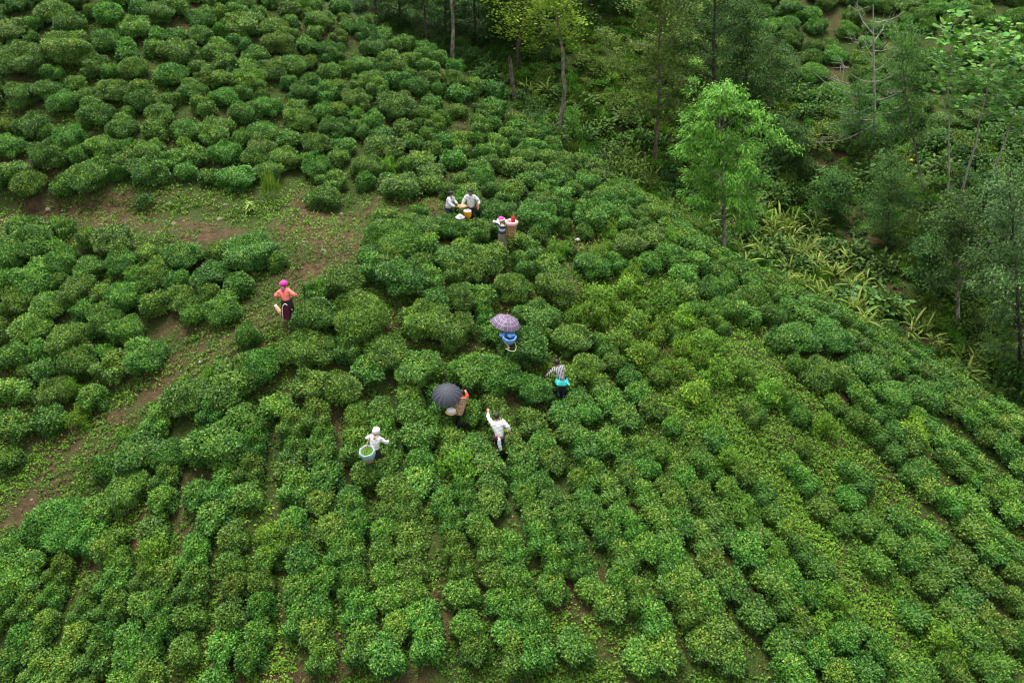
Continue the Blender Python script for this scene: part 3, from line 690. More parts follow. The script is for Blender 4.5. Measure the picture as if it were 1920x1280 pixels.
for bp, tp, hw_, sd_, lab in [((1560, 420), (1562, 330), 46, 61, 'low dark valley tree left of the dense conical tree'), ((1740, 560), (1742, 450), 44, 62, 'low dark valley tree below the dense conical tree'), ((1855, 480), (1858, 330), 58, 63, 'dark valley tree under the leaning heart-leaf stems'), ((1480, 330), (1482, 235), 44, 64, 'low dark tree above the soil hollow, right of bright tree')]:
    tree('valley_tree', lab, bp, tp, hw_, M['dark'], M['bark_dark'], 0.05, 26, 5200, 0.14, 0.5, 'rand', 15, 'round', seed=sd_, clump=0.27, group='low dark trees in the valley')
tree('slender_tree', 'slender tree with spotted pale trunk leaning left at the ridge', (849, 110), (818, -190), 60, M['forest'], M['bark_pale'], 0.72, 12, 2200, 0.16, 0.5, 'rand', 20, 'round', bend=(8, 0), seed=16, r0=0.14)
tree('lobed_leaf_tree', 'bright yellow-green lobed-leaf tree with dark straight trunk behind broken stump', (968, 135), (990, -110), 62, M['maple'], M['bark_dark'], 0.22, 24, 2600, 0.20, 0.85, 'flat', 10, 'round', seed=17, r0=0.15, clump=0.45, nclump=3)
tree('lobed_leaf_tree', 'tall lobed-leaf tree with long curving pale trunk standing on the ridge', (1047, 258), (1000, -110), 66, M['maple'], M['bark_mid'], 0.52, 24, 2600, 0.20, 0.85, 'flat', 10, 'round', bend=(26, 0), seed=18, r0=0.15, clump=0.45, nclump=3)
tree('olive_tree', 'tall loose olive-green tree with thin trunk left of the bright green tree', (1228, 300), (1232, -90), 92, M['olive'], M['bark_brown'], 0.20, 40, 11000, 0.19, 0.6, 'flat', 10, 'egg', bend=(6, 0), seed=19, r0=0.13, clump=0.30, droop=0.1)
tree('dark_tree', 'tall dark tree rising behind the olive tree to the top edge', (1335, 225), (1345, -140), 88, M['dark'], M['bark_dark'], 0.10, 34, 9500, 0.15, 0.5, 'rand', 15, 'round', seed=20, clump=0.32, droop=0.15, r0=0.15)
tree('dark_tree', 'small dark round-crowned tree with thin trunk below the far tea slope', (1443, 258), (1447, 78), 50, M['dark'], M['bark_brown'], 0.40, 22, 4200, 0.14, 0.5, 'rand', 15, 'round', seed=21, r0=0.09)
tree('feathery_tree', 'feathery light green layered tree around the foot of the bare tree', (1612, 290), (1610, 155), 62, M['feather'], M['bark_brown'], 0.12, 20, 4200, 0.20, 0.28, 'flat', 8, 'cone', seed=22, r0=0.07, flatten=0.25, clump=0.42)
tree('feathery_tree', 'feathery dark green tree on curved trunk between bare tree and heart-leaf trees', (1734, 367), (1690, 60), 52, M['feather'], M['bark_brown'], 0.36, 26, 5600, 0.20, 0.28, 'flat', 10, 'egg', bend=(-8, 0), seed=23, r0=0.08, flatten=0.3, clump=0.42)
tree('dense_tree', 'dense dark conical tree with foliage to the ground in the valley', (1663, 468), (1672, 298), 62, M['dark'], M['bark_dark'], 0.02, 40, 11000, 0.12, 0.36, 'droop', 25, 'egg', seed=24, r0=0.09, clump=0.26)
tree('valley_tree', 'dark broad-crowned tree on a pale trunk at the right of the valley', (1795, 614), (1800, 372), 82, M['dark'], M['bark_pale'], 0.28, 34, 8500, 0.15, 0.5, 'rand', 12, 'round', seed=25, r0=0.10, clump=0.26)
tree('blue_green_tree', 'blue-green leafy tree cut by the right edge of the picture', (1915, 720), (1895, 325), 92, M['bluish'], M['bark_dark'], 0.08, 44, 10500, 0.16, 0.42, 'droop', 15, 'round', seed=26, r0=0.12, clump=0.28)
tree('sapling', 'small pale green sapling beside the curving trunk on the ridge', (1076, 272), (1073, 200), 26, M['bright'], M['bark_brown'], 0.2, 14, 700, 0.17, 0.4, 'droop', 25, 'round', seed=27, r0=0.04, clump=0.2)
LANCE = [lance_leaf('lance_leaf', M['bright'], 1.0, 0.27, lv, dr) for lv, dr in ((0.35, 0.3), (0.6, 0.4), (0.85, 0.25), (0.5, 0.5))]
tree('bright_green_tree', 'bright green young tree with drooping leaves on the valley edge', (1360, 487), (1347, 178), 106, M['bright'], M['bark_pale'], 0.22, 46, 13500, 0.24, 0.28, 'droop', 18, 'egg', seed=28, r0=0.11, clump=0.23, nclump=5, flatten=0.5, single=LANCE, n_single=300)
HEART = [heart_leaf('heart_leaf', M['heart']) for _ in range(4)]
for lab, bp, tp, hw, bd, sd_, n in [('heart-leaf tree with the straight upright pale stem', (1779, 376), (1783, 45), 62, (-3, 0), 31, 260), ('heart-leaf tree whose stem leans right, middle of the three', (1797, 378), (1868, 50), 66, (8, 0), 32, 260), ('heart-leaf tree leaning right nearest the right edge', (1843, 378), (1925, 110), 60, (6, 0), 33, 200)]:
    tree('heart_leaf_tree', lab, bp, tp, hw, M['heart'], M['bark_smooth'], 0.50, 17, int(n * 1.35), 0.32, 0.9, 'flat', 12, 'top', bend=bd, seed=sd_, r0=0.075, clump=0.42, nclump=3, single=HEART, n_single=400, droop=0.1, group='heart-leaf trees at the right')
# bare tree
def bare_tree():
    b = hit(1640, 268); t = top_point(b, 1637, 8); root = empty('bare_tree', b); d = proj(b)[2]; k = d / FPX
    ax = (t - b) * np.linspace(0, 1, 10)[:, None]; ax[0, 2] -= 0.2
    obj('trunk', tube([(ax, 0.13 * (1 - 0.85 * np.linspace(0, 1, 10)))], M['deadwood'], 7), root)
    rng = np.random.default_rng(3)
    for v, du, dv in [(40, 42, -22), (62, -38, -50), (92, 30, -10), (118, -48, -52), (130, 35, -30), (150, -78, -42), (176, -110, -34), (185, 56, -30), (195, -62, 12), (208, -92, 8), (210, 60, -22), (224, -50, -4), (232, -118, 22), (150, 46, -24), (75, 26, -34), (105, -22, -34)]:
        f = (268 - v) / 260.0; p = (t - b) * f
        e = p + np.array([du * k, rng.uniform(-1, 1) * abs(du) * k * 0.7, -dv * k])
        q = np.linspace(0, 1, 6)[:, None]; P = p + (e - p) * q + np.array([0, 0, -0.12 * abs(du) * k]) * (q * (1 - q)) * 4 + rng.normal(0, 0.03, (6, 3)) * q
        br = obj('branch', tube([(P, 0.04 * (1 - 0.8 * q[:, 0]))], M['deadwood'], 5, 'branch'), root)
        tw = []
        for _ in range(6):
            s = rng.uniform(0.35, 0.95); a = p + (e - p) * s; tw.append((np.array([a, a + rng.normal(0, 0.22, 3) + (e - p) * 0.1, a + rng.normal(0, 0.35, 3) + (e - p) * 0.22]), [0.013, 0.009, 0.004]))
        obj('twig', tube(tw, M['deadwood'], 4, 'twig'), br)['kind'] = 'stuff'
    tag(root, 'leafless grey tree with spreading bare branches before the far tea slope', 'tree')
bare_tree()
def snag():
    b = hit(968, 200); t = top_point(b, 956, 112); root = empty('broken_trunk', b)
    P = (t - b) * np.linspace(0, 1, 7)[:, None]; P[0, 2] -= 0.2; P[2:5, 0] -= 0.04
    obj('trunk', tube([(P, np.linspace(0.15, 0.10, 7))], M['bark_brown'], 9), root)
    J = [(P[-1] + np.array([math.cos(a) * 0.07, math.sin(a) * 0.07, -0.05 + j * 0.0]), a) for j, a in enumerate(np.arange(7) * 0.9)]
    obj('splintered_top', tube([(np.array([p, p + np.array([0, 0, 0.12 + 0.1 * (i % 3)])]), [0.055, 0.02]) for i, (p, a) in enumerate(J)], M['bark_dark'], 5), root)
    tag(root, 'broken-off bare tree trunk with a blackened top on the ridge', 'tree trunk')
snag()

# shrubs -------------------------------------------------------------
def shrub_mesh(name, seed, mat, n, L, Wr, w, h, mode='rand', clumps=14, stems=True):
    rng = np.random.default_rng(seed)
    D = rdir(clumps, rng); D[:, 2] = np.abs(D[:, 2])
    C = D * np.array([w, w, h]) * rng.uniform(0.25 if clumps == 12 else 0.45, 0.62 if clumps == 12 else 0.9, (clumps, 1)); C[:, 2] += 0.12 * h
    k = rng.integers(0, clumps, n); P = C[k] + rng.normal(0, 1, (n, 3)) * np.array([w, w, h * 0.7]) * (0.25 if clumps != 12 else 0.21)
    P[:, 2] = np.abs(P[:, 2]) + 0.02
    out = norm(P - np.array([0, 0, -0.1])); rd = rdir(n, rng)
    if mode == 'droop': A = out * 0.6 + rd * 0.5 + np.array([0, 0, -0.4]); Nn = out * 0.6 + rd * 0.3 + np.array([0, 0, 0.6])
    elif mode == 'blade': A = out * 0.5 + np.array([0, 0, 0.9]) + rd * 0.5; Nn = rd
    else: A = rd + out * 0.4; Nn = out * 0.5 + rd * 0.5 + np.array([0, 0, 0.7])
    lv = np.clip(rng.beta(2, 2, n), 0, 1)
    V, F, l = leaf_cloud(P, A, Nn, L * rng.uniform(0.7, 1.3, n), L * Wr * rng.uniform(0.8, 1.2, n), lv)
    return mesh_np(name, V, F, mat, {'lv': l})
SHRUB = {
 'herb': [shrub_mesh('leafy_herb', 301 + i, M['herb'], 560, 0.13, 0.55, 0.55, 0.55, 'rand', 12) for i in range(3)],
 'broad': [shrub_mesh('broadleaf_shrub', 311 + i, M['broad'], 330, 0.26, 0.6, 0.75, 0.8, 'droop') for i in range(2)],
 'dark': [shrub_mesh('dark_shrub', 321 + i, M['dark'], 700, 0.13, 0.5, 0.65, 0.8, 'rand') for i in range(2)],
 'olive': [shrub_mesh('olive_shrub', 331 + i, M['olive'], 800, 0.12, 0.5, 0.75, 0.8, 'rand') for i in range(2)],
 'blade': [shrub_mesh('grassy_tuft', 341 + i, M['herb'], 200, 0.45, 0.09, 0.4, 0.35, 'blade') for i in range(2)],
}
SHRUB_STEM = stem_mesh(9)
SINGLE_SHRUBS = [
 ('olive', 1170, 325, 60, 1.25, 'rounded olive-yellow shrub on the ridge below the curving trunk'),
 ('olive', 1262, 392, 38, 1.1, 'small olive shrub at the left foot of bright green tree'),
 ('broad', 1640, 578, 62, 1.2, 'pale broadleaf shrub spreading at the ridge edge below the valley soil'),
 ('broad', 1600, 480, 42, 1.0, 'grey-green broadleaf shrub above the blue reeds'),
 ('broad', 1655, 500, 34, 1.5, 'tall pale broadleaf shrub in front of the dense conical tree'),
 ('broad', 1560, 560, 40, 1.0, 'light green broadleaf shrub among the yellow cane plants'),
 ('herb', 1430, 520, 48, 1.0, 'soft light green herb clump behind the ridge bushes'),
 ('herb', 1330, 470, 40, 1.0, 'leafy herb clump left of the bright tree trunk'),
 ('dark', 1895, 720, 50, 1.5, 'dense dark big-leaved shrub at the right edge above the tea'),
 ('dark', 1003, 205, 26, 1.6, 'dark upright shrub between the broken trunk and curving trunk'),
 ('broad', 1770, 700, 44, 0.9, 'broadleaf shrub beside the yellow cane plants at right'),
 ('dark', 1120, 300, 30, 0.9, 'dark shrub at the ridge below the pale green sapling'),
 ('olive', 1540, 262, 52, 1.0, 'olive shrub overhanging the bare soil hollow in the valley'),
 ('broad', 1560, 345, 44, 1.1, 'broadleaf shrub right of the soil hollow in the valley'),
 ('dark', 1730, 470, 40, 1.0, 'dark shrub between the conical tree and broad-crowned tree'),
 ('broad', 1640, 330, 50, 1.2, 'broadleaf shrub above the conical tree'),
]
shrub_proto = {}
for kind, u, v, wpx, hs, lab in SINGLE_SHRUBS:
    p = hit(u, v, 0.35 * hs); d = proj(p)[2]; w = wpx * d / FPX
    ms = SHRUB[kind]; k = sum(1 for q in shrub_proto if q[0] == kind) % len(ms)
    me = ms[(u // 7) % len(ms)]
    o = obj(me.name.split('.')[0], me); o.location = (p[0], p[1], p[2] - 0.05); s = w / {'herb': .7, 'broad': .95, 'dark': .8, 'olive': .95, 'blade': .5}[kind]
    o.scale = (s, s, hs * s * 0.85); o.rotation_euler = (0, 0, random.uniform(0, 6.28)); obj('stem', SHRUB_STEM, o)
    tag(o, lab, 'shrub'); shrub_proto.setdefault((kind, me.name), o)
# make sure every form stands somewhere as a plant of its own
for kind, (u, v, lab) in {'blade': (508, 372, 'tall grass tuft on the bank above the footpath'), 'blade2': (1100, 215, 'long grass tuft on the open slope right of the curving trunk')}.items():
    me = SHRUB['blade'][0 if kind == 'blade' else 1]; p = hit(u, v); o = obj('grassy_tuft', me, None, tuple(p)); o.scale = (0.8, 0.8, 1.5)
    tag(o, lab, 'grass tuft'); shrub_proto[('blade', me.name)] = o
CANES = [(1352,425),(1372,448),(1402,405),(1432,415),(1388,470),(1420,478),(1452,446),(1482,436),(1442,500),(1472,512),(1502,486),(1524,466),(1402,512),(1462,545),(1522,548),(1550,490),(1492,560),(1545,582),(1700,632),(1730,640),(1760,668),(1790,684),(1820,695),(1842,712),(1668,610),(985,176),(1003,182),(1018,196),(1330,440),(1290,440),(1490,465),(1535,515),(1600,600),(1620,625),(1745,655),(1810,712),(1230,345),(1575,535)]
BAND = [(1370,400),(1440,385),(1540,450),(1600,520),(1660,590),(1640,640),(1540,580),(1440,520),(1380,490)]
while len(CANES) < 64:
    u_, v_ = random.uniform(1370, 1660), random.uniform(385, 640)
    if bool(in_poly(BAND, u_, v_)): CANES.append((u_, v_))
CXY = np.array([hit(u, v)[:2] for u, v in CANES])
forms = list(shrub_proto.items())
by_kind = {}
for i, ((kind, _), o) in enumerate(forms): by_kind.setdefault(kind, []).append(i)
U, V = RNG.uniform(600, 2000, 9000), RNG.uniform(-60, 800, 9000)
XY = hit_many(U, V)
ok = ~in_poly(SPUR, XY[:, 0], XY[:, 1]) & ~in_poly(FAR_TEA, XY[:, 0], XY[:, 1]) & (XY[:, 1] < 110)
pts, rots, scl, pk, used = [], [], [], [], {}
for (x, y), u, v in zip(XY[ok], U[ok], V[ok]):
    s_ = bool(in_poly(VALLEY_SOIL, x, y)) or bool(in_poly(VALLEY_SOIL2, x, y))
    if s_ and random.random() < 0.35: continue
    if ((CXY - np.array([x, y])) ** 2).sum(1).min() < 0.25: continue
    cell = (round(x / 0.55), round(y / 0.55))
    if cell in used: continue
    used[cell] = 1
    n = float(vnoise(x * 0.22, y * 0.22, 21)); q = random.random()
    if u < 1030 and v < 140: kind = 'dark' if q < 0.5 else 'herb'
    elif 1030 < u < 1260 and v < 320: kind = 'herb' if q < 0.62 else ('blade' if q < 0.8 else ('broad' if n > 0.5 else 'olive'))
    elif u > 1420 and v < 620: kind = 'dark' if q < 0.30 - 0.15 * n else ('herb' if q < 0.72 else ('broad' if q < 0.9 else 'olive'))
    else: kind = 'herb' if q < 0.5 else ('blade' if q < 0.62 else ('broad' if q < 0.76 else ('olive' if q < 0.88 else 'dark')))
    if bool(in_poly(BAND, u, v)): kind = 'blade' if q < 0.5 else ('broad' if q < 0.7 else 'herb')
    near_r = float(ridge_dist(x, y)) < 2.2
    if kind not in by_kind: kind = 'herb'
    sc_ = random.uniform(0.55, 1.2) * (0.6 if s_ or near_r else 1.0)
    pts.append((x, y, float(h_at(x, y)) - 0.04)); rots.append((random.gauss(0, .12), random.gauss(0, .12), random.uniform(0, 6.28))); scl.append((sc_, sc_, sc_ * random.uniform(0.7, 1.15))); pk.append(random.choice(by_kind[kind]))
print('undergrowth', len(pts))
tag(scatter('undergrowth', pts, rots, scl, pk, [o for _, o in forms]), 'tangled low green undergrowth covering the valley floor', 'undergrowth', kind='stuff')

# yellow cane plants ---------------------------------------------------
def blade_mesh(seed):
    rng = np.random.default_rng(seed); n = 7; t = np.linspace(0, 1, n); bend = rng.uniform(0.9, 1.7)
    ang = math.radians(72) - bend * t; dx = np.cumsum(np.cos(ang)) / n; dz = np.cumsum(np.sin(ang)) / n
    w = 0.036 * np.sin(np.pi * np.clip(t * 0.9 + 0.08, 0, 1)) ** 0.7; w[-1] = 0.002
    V = []
    for i in range(n): V += [(dx[i], w[i], dz[i] + 0.01), (dx[i], 0, dz[i] - 0.004), (dx[i], -w[i], dz[i] + 0.01)]
    F = []
    for i in range(n - 1):
        for j in (0, 1): F.append([3 * i + j, 3 * i + 3 + j, 3 * i + 4 + j, 3 * i + 1 + j])
    return np.array(V), np.array(F)
BLADES = []
for i in range(5):
    V_, F_ = blade_mesh(i); BLADES.append(mesh_np('blade', V_, F_, M['cane'], {'lv': np.full(len(V_), [0.2, 0.45, 0.7, 0.9, 0.05][i])}, smooth=True))
RBLADES = []
for i in range(2):
    V_, F_ = blade_mesh(50 + i); V_[:, 0] *= 0.55; V_[:, 1] *= 0.8; RBLADES.append(mesh_np('blade', V_, F_, M['reed'], {'lv': np.full(len(V_), 0.3 + 0.4 * i)}, smooth=True))
CSTEM = tube([(np.array([[0, 0, -0.1], [0.03, 0.01, 0.35], [0.02, 0.04, 0.7]]), [0.02, 0.016, 0.008]), (np.array([[0.05, 0.05, -0.1], [0.1, 0.1, 0.3], [0.12, 0.16, 0.6]]), [0.018, 0.014, 0.008])], M['olive'], 5, 'stem')
canes = []
for i, (u, v) in enumerate(CANES):
    p = hit(u + random.uniform(-9, 9), v + random.uniform(-9, 9)); root = empty('cane_plant', p, random.uniform(0, 6.28)); obj('stem', CSTEM, root)
    nb_ = random.randint(9, 24); sz = random.uniform(0.9, 1.55) * (0.8 if u < 1100 else 1.0)
    for j in range(nb_):
        lf = obj('blade', BLADES[random.choice([0, 0, 1, 1, 2, 2, 3, 4])], root, (random.gauss(0, .06), random.gauss(0, .06), random.uniform(0.0, 0.6)))
        lf.rotation_euler = (random.gauss(0, .35), random.gauss(0, .35), j * 2.4 + random.gauss(0, .3)); s_ = sz * random.uniform(0.6, 1.1); lf.scale = (s_, s_, s_)
    if u < 1100: l_ = 'arching yellow-bladed cane plant on the slope between broken trunk and curving trunk'; g_ = 'cane plants by the broken trunk'
    elif u < 1340: l_ = 'arching yellow-bladed cane plant left of the bright green tree'; g_ = 'cane plants left of the bright tree'
    elif u < 1640: l_ = 'arching yellow-bladed cane plant in the patch right of the bright green tree'; g_ = 'cane patch right of the bright tree'
    else: l_ = 'arching yellow-bladed cane plant along the ridge at the foot of the broad-crowned tree'; g_ = 'cane plants along the right ridge'
    canes.append(dict(u=u, v=v, o=root, g=g_))
for u, v, lab in [(1543, 520, 'tall blue-green reed among the yellow cane plants, upper one'), (1590, 590, 'tall blue-green reed beside the pale broadleaf shrub, lower one')]:
    p = hit(u, v); root = empty('reed', p); obj('stem', tube([(np.array([[0, 0, -0.1], [0.05, 0, 0.9], [0.12, 0, 1.9]]), [0.022, 0.016, 0.006])], M['reed'], 5, 'stem'), root)
    for j in range(16):
        f = j / 15; lf = obj('blade', RBLADES[j % 2], root, (0.1 * f * f, 0, 0.25 + 1.55 * f)); lf.rotation_euler = (0, random.gauss(-.3, .15), j * 2.6); s_ = 0.75 * (1 - 0.45 * f); lf.scale = (s_, s_, s_)
    tag(root, lab, 'reed')

# low herbs and grass on the path and between the bushes ----------------------
n = 120000
U, V = RNG.uniform(-40, 1960, n), RNG.uniform(-40, 1320, n); XY = hit_many(U, V)
x, y = XY[:, 0], XY[:, 1]
on = in_poly(SPUR, x, y); bank = in_poly(PATH_BANK, x, y); sp = in_poly(SPARSE, x, y)
pat = vnoise(x * 0.8, y * 0.8, 31) * 0.4 + vnoise(x * 2.6, y * 2.6, 32) * 0.35 + vnoise(x * 6.5, y * 6.5, 34) * 0.25
d1, _ = path_field(PATH1, x, y); d2, _ = path_field(PATH2, x, y)
green = np.where(bank, 0.55 + 0.05 * (d2 < 1.4), 0.50); green = np.where(sp | in_poly(GRASSY, x, y), 0.72, green)
gt = hit(620, 485)[:2]; green = np.where(np.hypot(x - gt[0], y - gt[1]) < 3.0, 0.85, green)
keep = on & (pat < green) & ~(bank & (d2 < 0.45) & (vnoise(x * 1.7, y * 1.7, 44) < 0.45)) & ~(bank & (d1 < 0.4) & (vnoise(x * 1.7, y * 1.7, 45) < 0.35))
x, y = x[keep], y[keep]; m = len(x)
k = 3; x = np.repeat(x, k) + RNG.normal(0, .06, m * k); y = np.repeat(y, k) + RNG.normal(0, .06, m * k); z = h_at(x, y); m = len(x)
hh = np.where(in_poly(SPARSE, x, y), 0.12, 0.06) * RNG.uniform(0.1, 1.6, m)
A = rdir(m, RNG) * np.array([1, 1, 0.6]) + np.array([0, 0, 0.45]); Nn = rdir(m, RNG) * 0.6 + np.array([0, 0, 1.0])
Ls = RNG.uniform(0.05, 0.12, m)
V_, F_, l_ = leaf_cloud(np.stack([x, y, z + hh], -1), A, Nn, Ls, Ls * RNG.uniform(0.35, 0.8, m), np.clip(0.45 + 0.6 * (RNG.beta(2, 2, m) - 0.5) + 0.7 * (vnoise(x * 0.6, y * 0.6, 33) - 0.5), 0, 1))
def tufts(nt_, area_uv, keepf, hgt, nleaf):
    c = hit_many(RNG.uniform(area_uv[0], area_uv[1], nt_), RNG.uniform(area_uv[2], area_uv[3], nt_)); c = c[keepf(c[:, 0], c[:, 1])]
    size = RNG.uniform(0.5, 1.5, len(c)) * hgt; tone = RNG.uniform(-0.25, 0.3, len(c))
    cc = np.repeat(c, nleaf, 0); sz = np.repeat(size, nleaf); m_ = len(cc)
    xy = cc + RNG.normal(0, 1, (m_, 2)) * sz[:, None] * 0.55; zz = h_at(xy[:, 0], xy[:, 1]) + np.abs(RNG.normal(0, 0.5, m_)) * sz
    A_ = rdir(m_, RNG) + np.concatenate([(xy - cc) * 3, np.full((m_, 1), 0.4)], 1); N_ = rdir(m_, RNG) * 0.6 + np.array([0, 0, 1.0]); L_ = RNG.uniform(0.07, 0.14, m_)
    return leaf_cloud(np.stack([xy[:, 0], xy[:, 1], zz], -1), A_, N_, L_, L_ * RNG.uniform(0.3, 0.6, m_), np.clip(0.5 + 0.6 * (RNG.beta(2, 2, m_) - 0.5) + np.repeat(tone, nleaf), 0, 1))
parts_ = [(V_, F_, l_), tufts(2600, (-40, 860, 330, 1100), lambda x, y: in_poly(PATH_BANK, x, y) & (vnoise(x * 0.9, y * 0.9, 41) > 0.38) & (path_field(PATH2, x, y)[0] > 0.35), 0.13, 16),
          tufts(5200, (1000, 1850, 400, 1300), lambda x, y: in_poly(SPARSE, x, y) | in_poly(GRASSY, x, y), 0.17, 14), tufts(2500, (-40, 1960, -20, 1300), lambda x, y: in_poly(SPUR, x, y), 0.15, 12)]
off_, VV, FF, LL_ = 0, [], [], []
for a_, b_, c_ in parts_: VV.append(a_); FF.append(b_ + off_); LL_.append(c_); off_ += len(a_)
V_, F_, l_ = np.concatenate(VV), np.concatenate(FF), np.concatenate(LL_)
tag(obj('ground_herbs', mesh_np('ground_herbs', V_, F_, M['grass'], {'lv': l_})), 'low bright green herbs and grass between the bushes and on the path', 'herbs', kind='stuff')
print('herb leaves', m)
M['litter'] = leaf_mat('fallen_leaf', [(0.0, (0.045, 0.028, 0.013)), (0.6, (0.12, 0.075, 0.032)), (1.0, (0.26, 0.20, 0.10))], rough=0.8, hue_var=0, val_var=0, trans=0.05, spec=0.15)
c = hit_many(RNG.uniform(-40, 1960, 26000), RNG.uniform(-40, 1320, 26000)); c = c[in_poly(SPUR, c[:, 0], c[:, 1])]; c = c[in_poly(PATH_BANK, c[:, 0], c[:, 1]) | (RNG.random(len(c)) < 0.5)]
m_ = len(c); L_ = RNG.uniform(0.04, 0.13, m_)
V_, F_, l_ = leaf_cloud(np.stack([c[:, 0], c[:, 1], h_at(c[:, 0], c[:, 1]) + 0.015], -1), rdir(m_, RNG) * np.array([1, 1, 0.15]), rdir(m_, RNG) * 0.3 + np.array([0, 0, 1.0]), L_, L_ * RNG.uniform(0.2, 0.6, m_), RNG.beta(1.6, 2.2, m_))
tag(obj('leaf_litter', mesh_np('leaf_litter', V_, F_, M['litter'], {'lv': l_})), 'brown fallen leaves and twigs strewn over the bare soil', 'leaf litter', kind='stuff')

# ------------------------------------------------------------------ people
def fabric(name, c, rough=0.85, var=0.1): return plain_mat(name, c, rough, var, 7, 0.2)
def stripe_mat(name, cols, scale, axis=2, offset=0.0, rough=0.85, angle=None):
    m, t, b = new_mat(name); N, L = t.nodes, t.links
    tc = N.new('ShaderNodeTexCoord'); sx = N.new('ShaderNodeSeparateXYZ'); L.new(tc.outputs['Object'], sx.inputs[0])
    mu = N.new('ShaderNodeMath'); mu.operation = 'MULTIPLY_ADD'; L.new(sx.outputs[axis], mu.inputs[0]); mu.inputs[1].default_value = scale; mu.inputs[2].default_value = offset
    fr = N.new('ShaderNodeMath'); fr.operation = 'FRACT'; L.new(mu.outputs[0], fr.inputs[0])
    r = N.new('ShaderNodeValToRGB'); r.color_ramp.interpolation = 'CONSTANT'; L.new(fr.outputs[0], r.inputs[0])
    e = r.color_ramp.elements
    while len(e) > 1: e.remove(e[-1])
    e[0].position = cols[0][0]; e[0].color = (*cols[0][1], 1)
    for p, c in cols[1:]: k = e.new(p); k.color = (*c, 1)
    L.new(r.outputs[0], b.inputs['Base Color']); b.inputs['Roughness'].default_value = rough; b.inputs['Specular IOR Level'].default_value = 0.2
    return m
M['skin'] = plain_mat('skin', (0.36, 0.19, 0.12), 0.6, 0.06)
M['skin_dark'] = plain_mat('darker_skin', (0.24, 0.115, 0.07), 0.6, 0.06)
M['hair'] = plain_mat('black_hair', (0.010, 0.009, 0.010), 0.5, 0.2)
M['white'] = fabric('white_cotton', (0.58, 0.58, 0.60), 0.8, 0.06)
M['cream'] = fabric('cream_cotton', (0.66, 0.62, 0.56), 0.8, 0.06)
M['coral'] = fabric('coral_cotton', (0.85, 0.20, 0.16))
M['pink'] = fabric('hot_pink_cotton', (0.78, 0.05, 0.30))
M['purple'] = fabric('purple_braid_cloth', (0.26, 0.04, 0.16))
M['maroon'] = fabric('maroon_cloth', (0.085, 0.006, 0.025))
M['black'] = fabric('black_cloth', (0.016, 0.016, 0.019))
M['navy'] = fabric('navy_cloth', (0.018, 0.018, 0.055))
M['teal'] = fabric('teal_rubber', (0.03, 0.20, 0.22), 0.5)
M['navyboot'] = fabric('navy_rubber', (0.015, 0.03, 0.06), 0.4)
M['redboot'] = fabric('red_rubber', (0.33, 0.015, 0.03), 0.4)
M['cyan'] = fabric('cyan_cloth', (0.06, 0.62, 0.60))
M['red'] = fabric('red_knit', (0.38, 0.035, 0.03))
M['olivecloth'] = fabric('olive_grey_cloth', (0.13, 0.12, 0.085))
M['greyshirt'] = stripe_mat('grey_striped_cotton', [(0.0, (0.36, 0.36, 0.36)), (0.5, (0.045, 0.045, 0.05))], 17.0, 0)
M['sweater'] = stripe_mat('banded_sweater_knit', [(0.0, (0.05, 0.035, 0.09)), (0.28, (0.42, 0.48, 0.56)), (0.52, (0.035, 0.02, 0.06)), (0.66, (0.11, 0.05, 0.16)), (0.78, (0.62, 0.66, 0.70))], 2.1, 2, -1.9)
M['wicker'] = bark_mat('wicker', (0.19, 0.115, 0.06), (0.40, 0.26, 0.145), 22, 0.8)
M['wicker_dark'] = bark_mat('dark_wicker', (0.18, 0.085, 0.04), (0.36, 0.19, 0.09), 22, 0.75)
M['plastic'] = plain_mat('pale_blue_plastic_sheet', (0.19, 0.31, 0.30), 0.45, 0.08, 6, 0.5)
M['bluecloth'] = fabric('blue_cloth', (0.10, 0.25, 0.52), 0.75)
M['pinkcloth'] = fabric('pale_pink_cloth', (0.72, 0.42, 0.46), 0.7)
M['orange'] = fabric('orange_cloth', (0.75, 0.30, 0.02), 0.7)
M['rope'] = fabric('cream_rope', (0.48, 0.43, 0.31))
M['tan'] = fabric('tan_sacking', (0.42, 0.27, 0.14))
M['umbrella'] = plain_mat('dark_navy_nylon', (0.030, 0.033, 0.046), 0.6, 0.08, 4, 0.35)
M['steel'] = plain_mat('umbrella_steel', (0.35, 0.35, 0.36), 0.4, 0.05)
M['eye'] = plain_mat('dark_eye', (0.01, 0.008, 0.006), 0.3, 0)
M['lip'] = plain_mat('lip', (0.30, 0.10, 0.08), 0.5, 0)
QUEUE = []                    # skin graphs to turn into meshes in one go
def skin_part(name, verts, edges, radii, mat, parent, sub=1):
    """verts/edges = joints and bones, radii per joint -> one continuous surface"""
    me = bpy.data.meshes.new(name + '_joints'); me.from_pydata([tuple(v) for v in verts], edges, [])
    tmp = bpy.data.objects.new(name + '_joints', me); COL.objects.link(tmp)
    tmp.modifiers.new('skin', 'SKIN').use_smooth_shade = True
    if not me.skin_vertices: me.skin_vertices.new()
    for i, r in enumerate(radii):
        r = r if isinstance(r, tuple) else (r, r)
        me.skin_vertices[0].data[i].radius = r; me.skin_vertices[0].data[i].use_root = (i == 0)
    ss = tmp.modifiers.new('sub', 'SUBSURF'); ss.levels = ss.render_levels = sub
    o = bpy.data.objects.new(name, bpy.data.meshes.new(name)); COL.objects.link(o); o.parent = parent
    QUEUE.append((tmp, o, mat)); return o
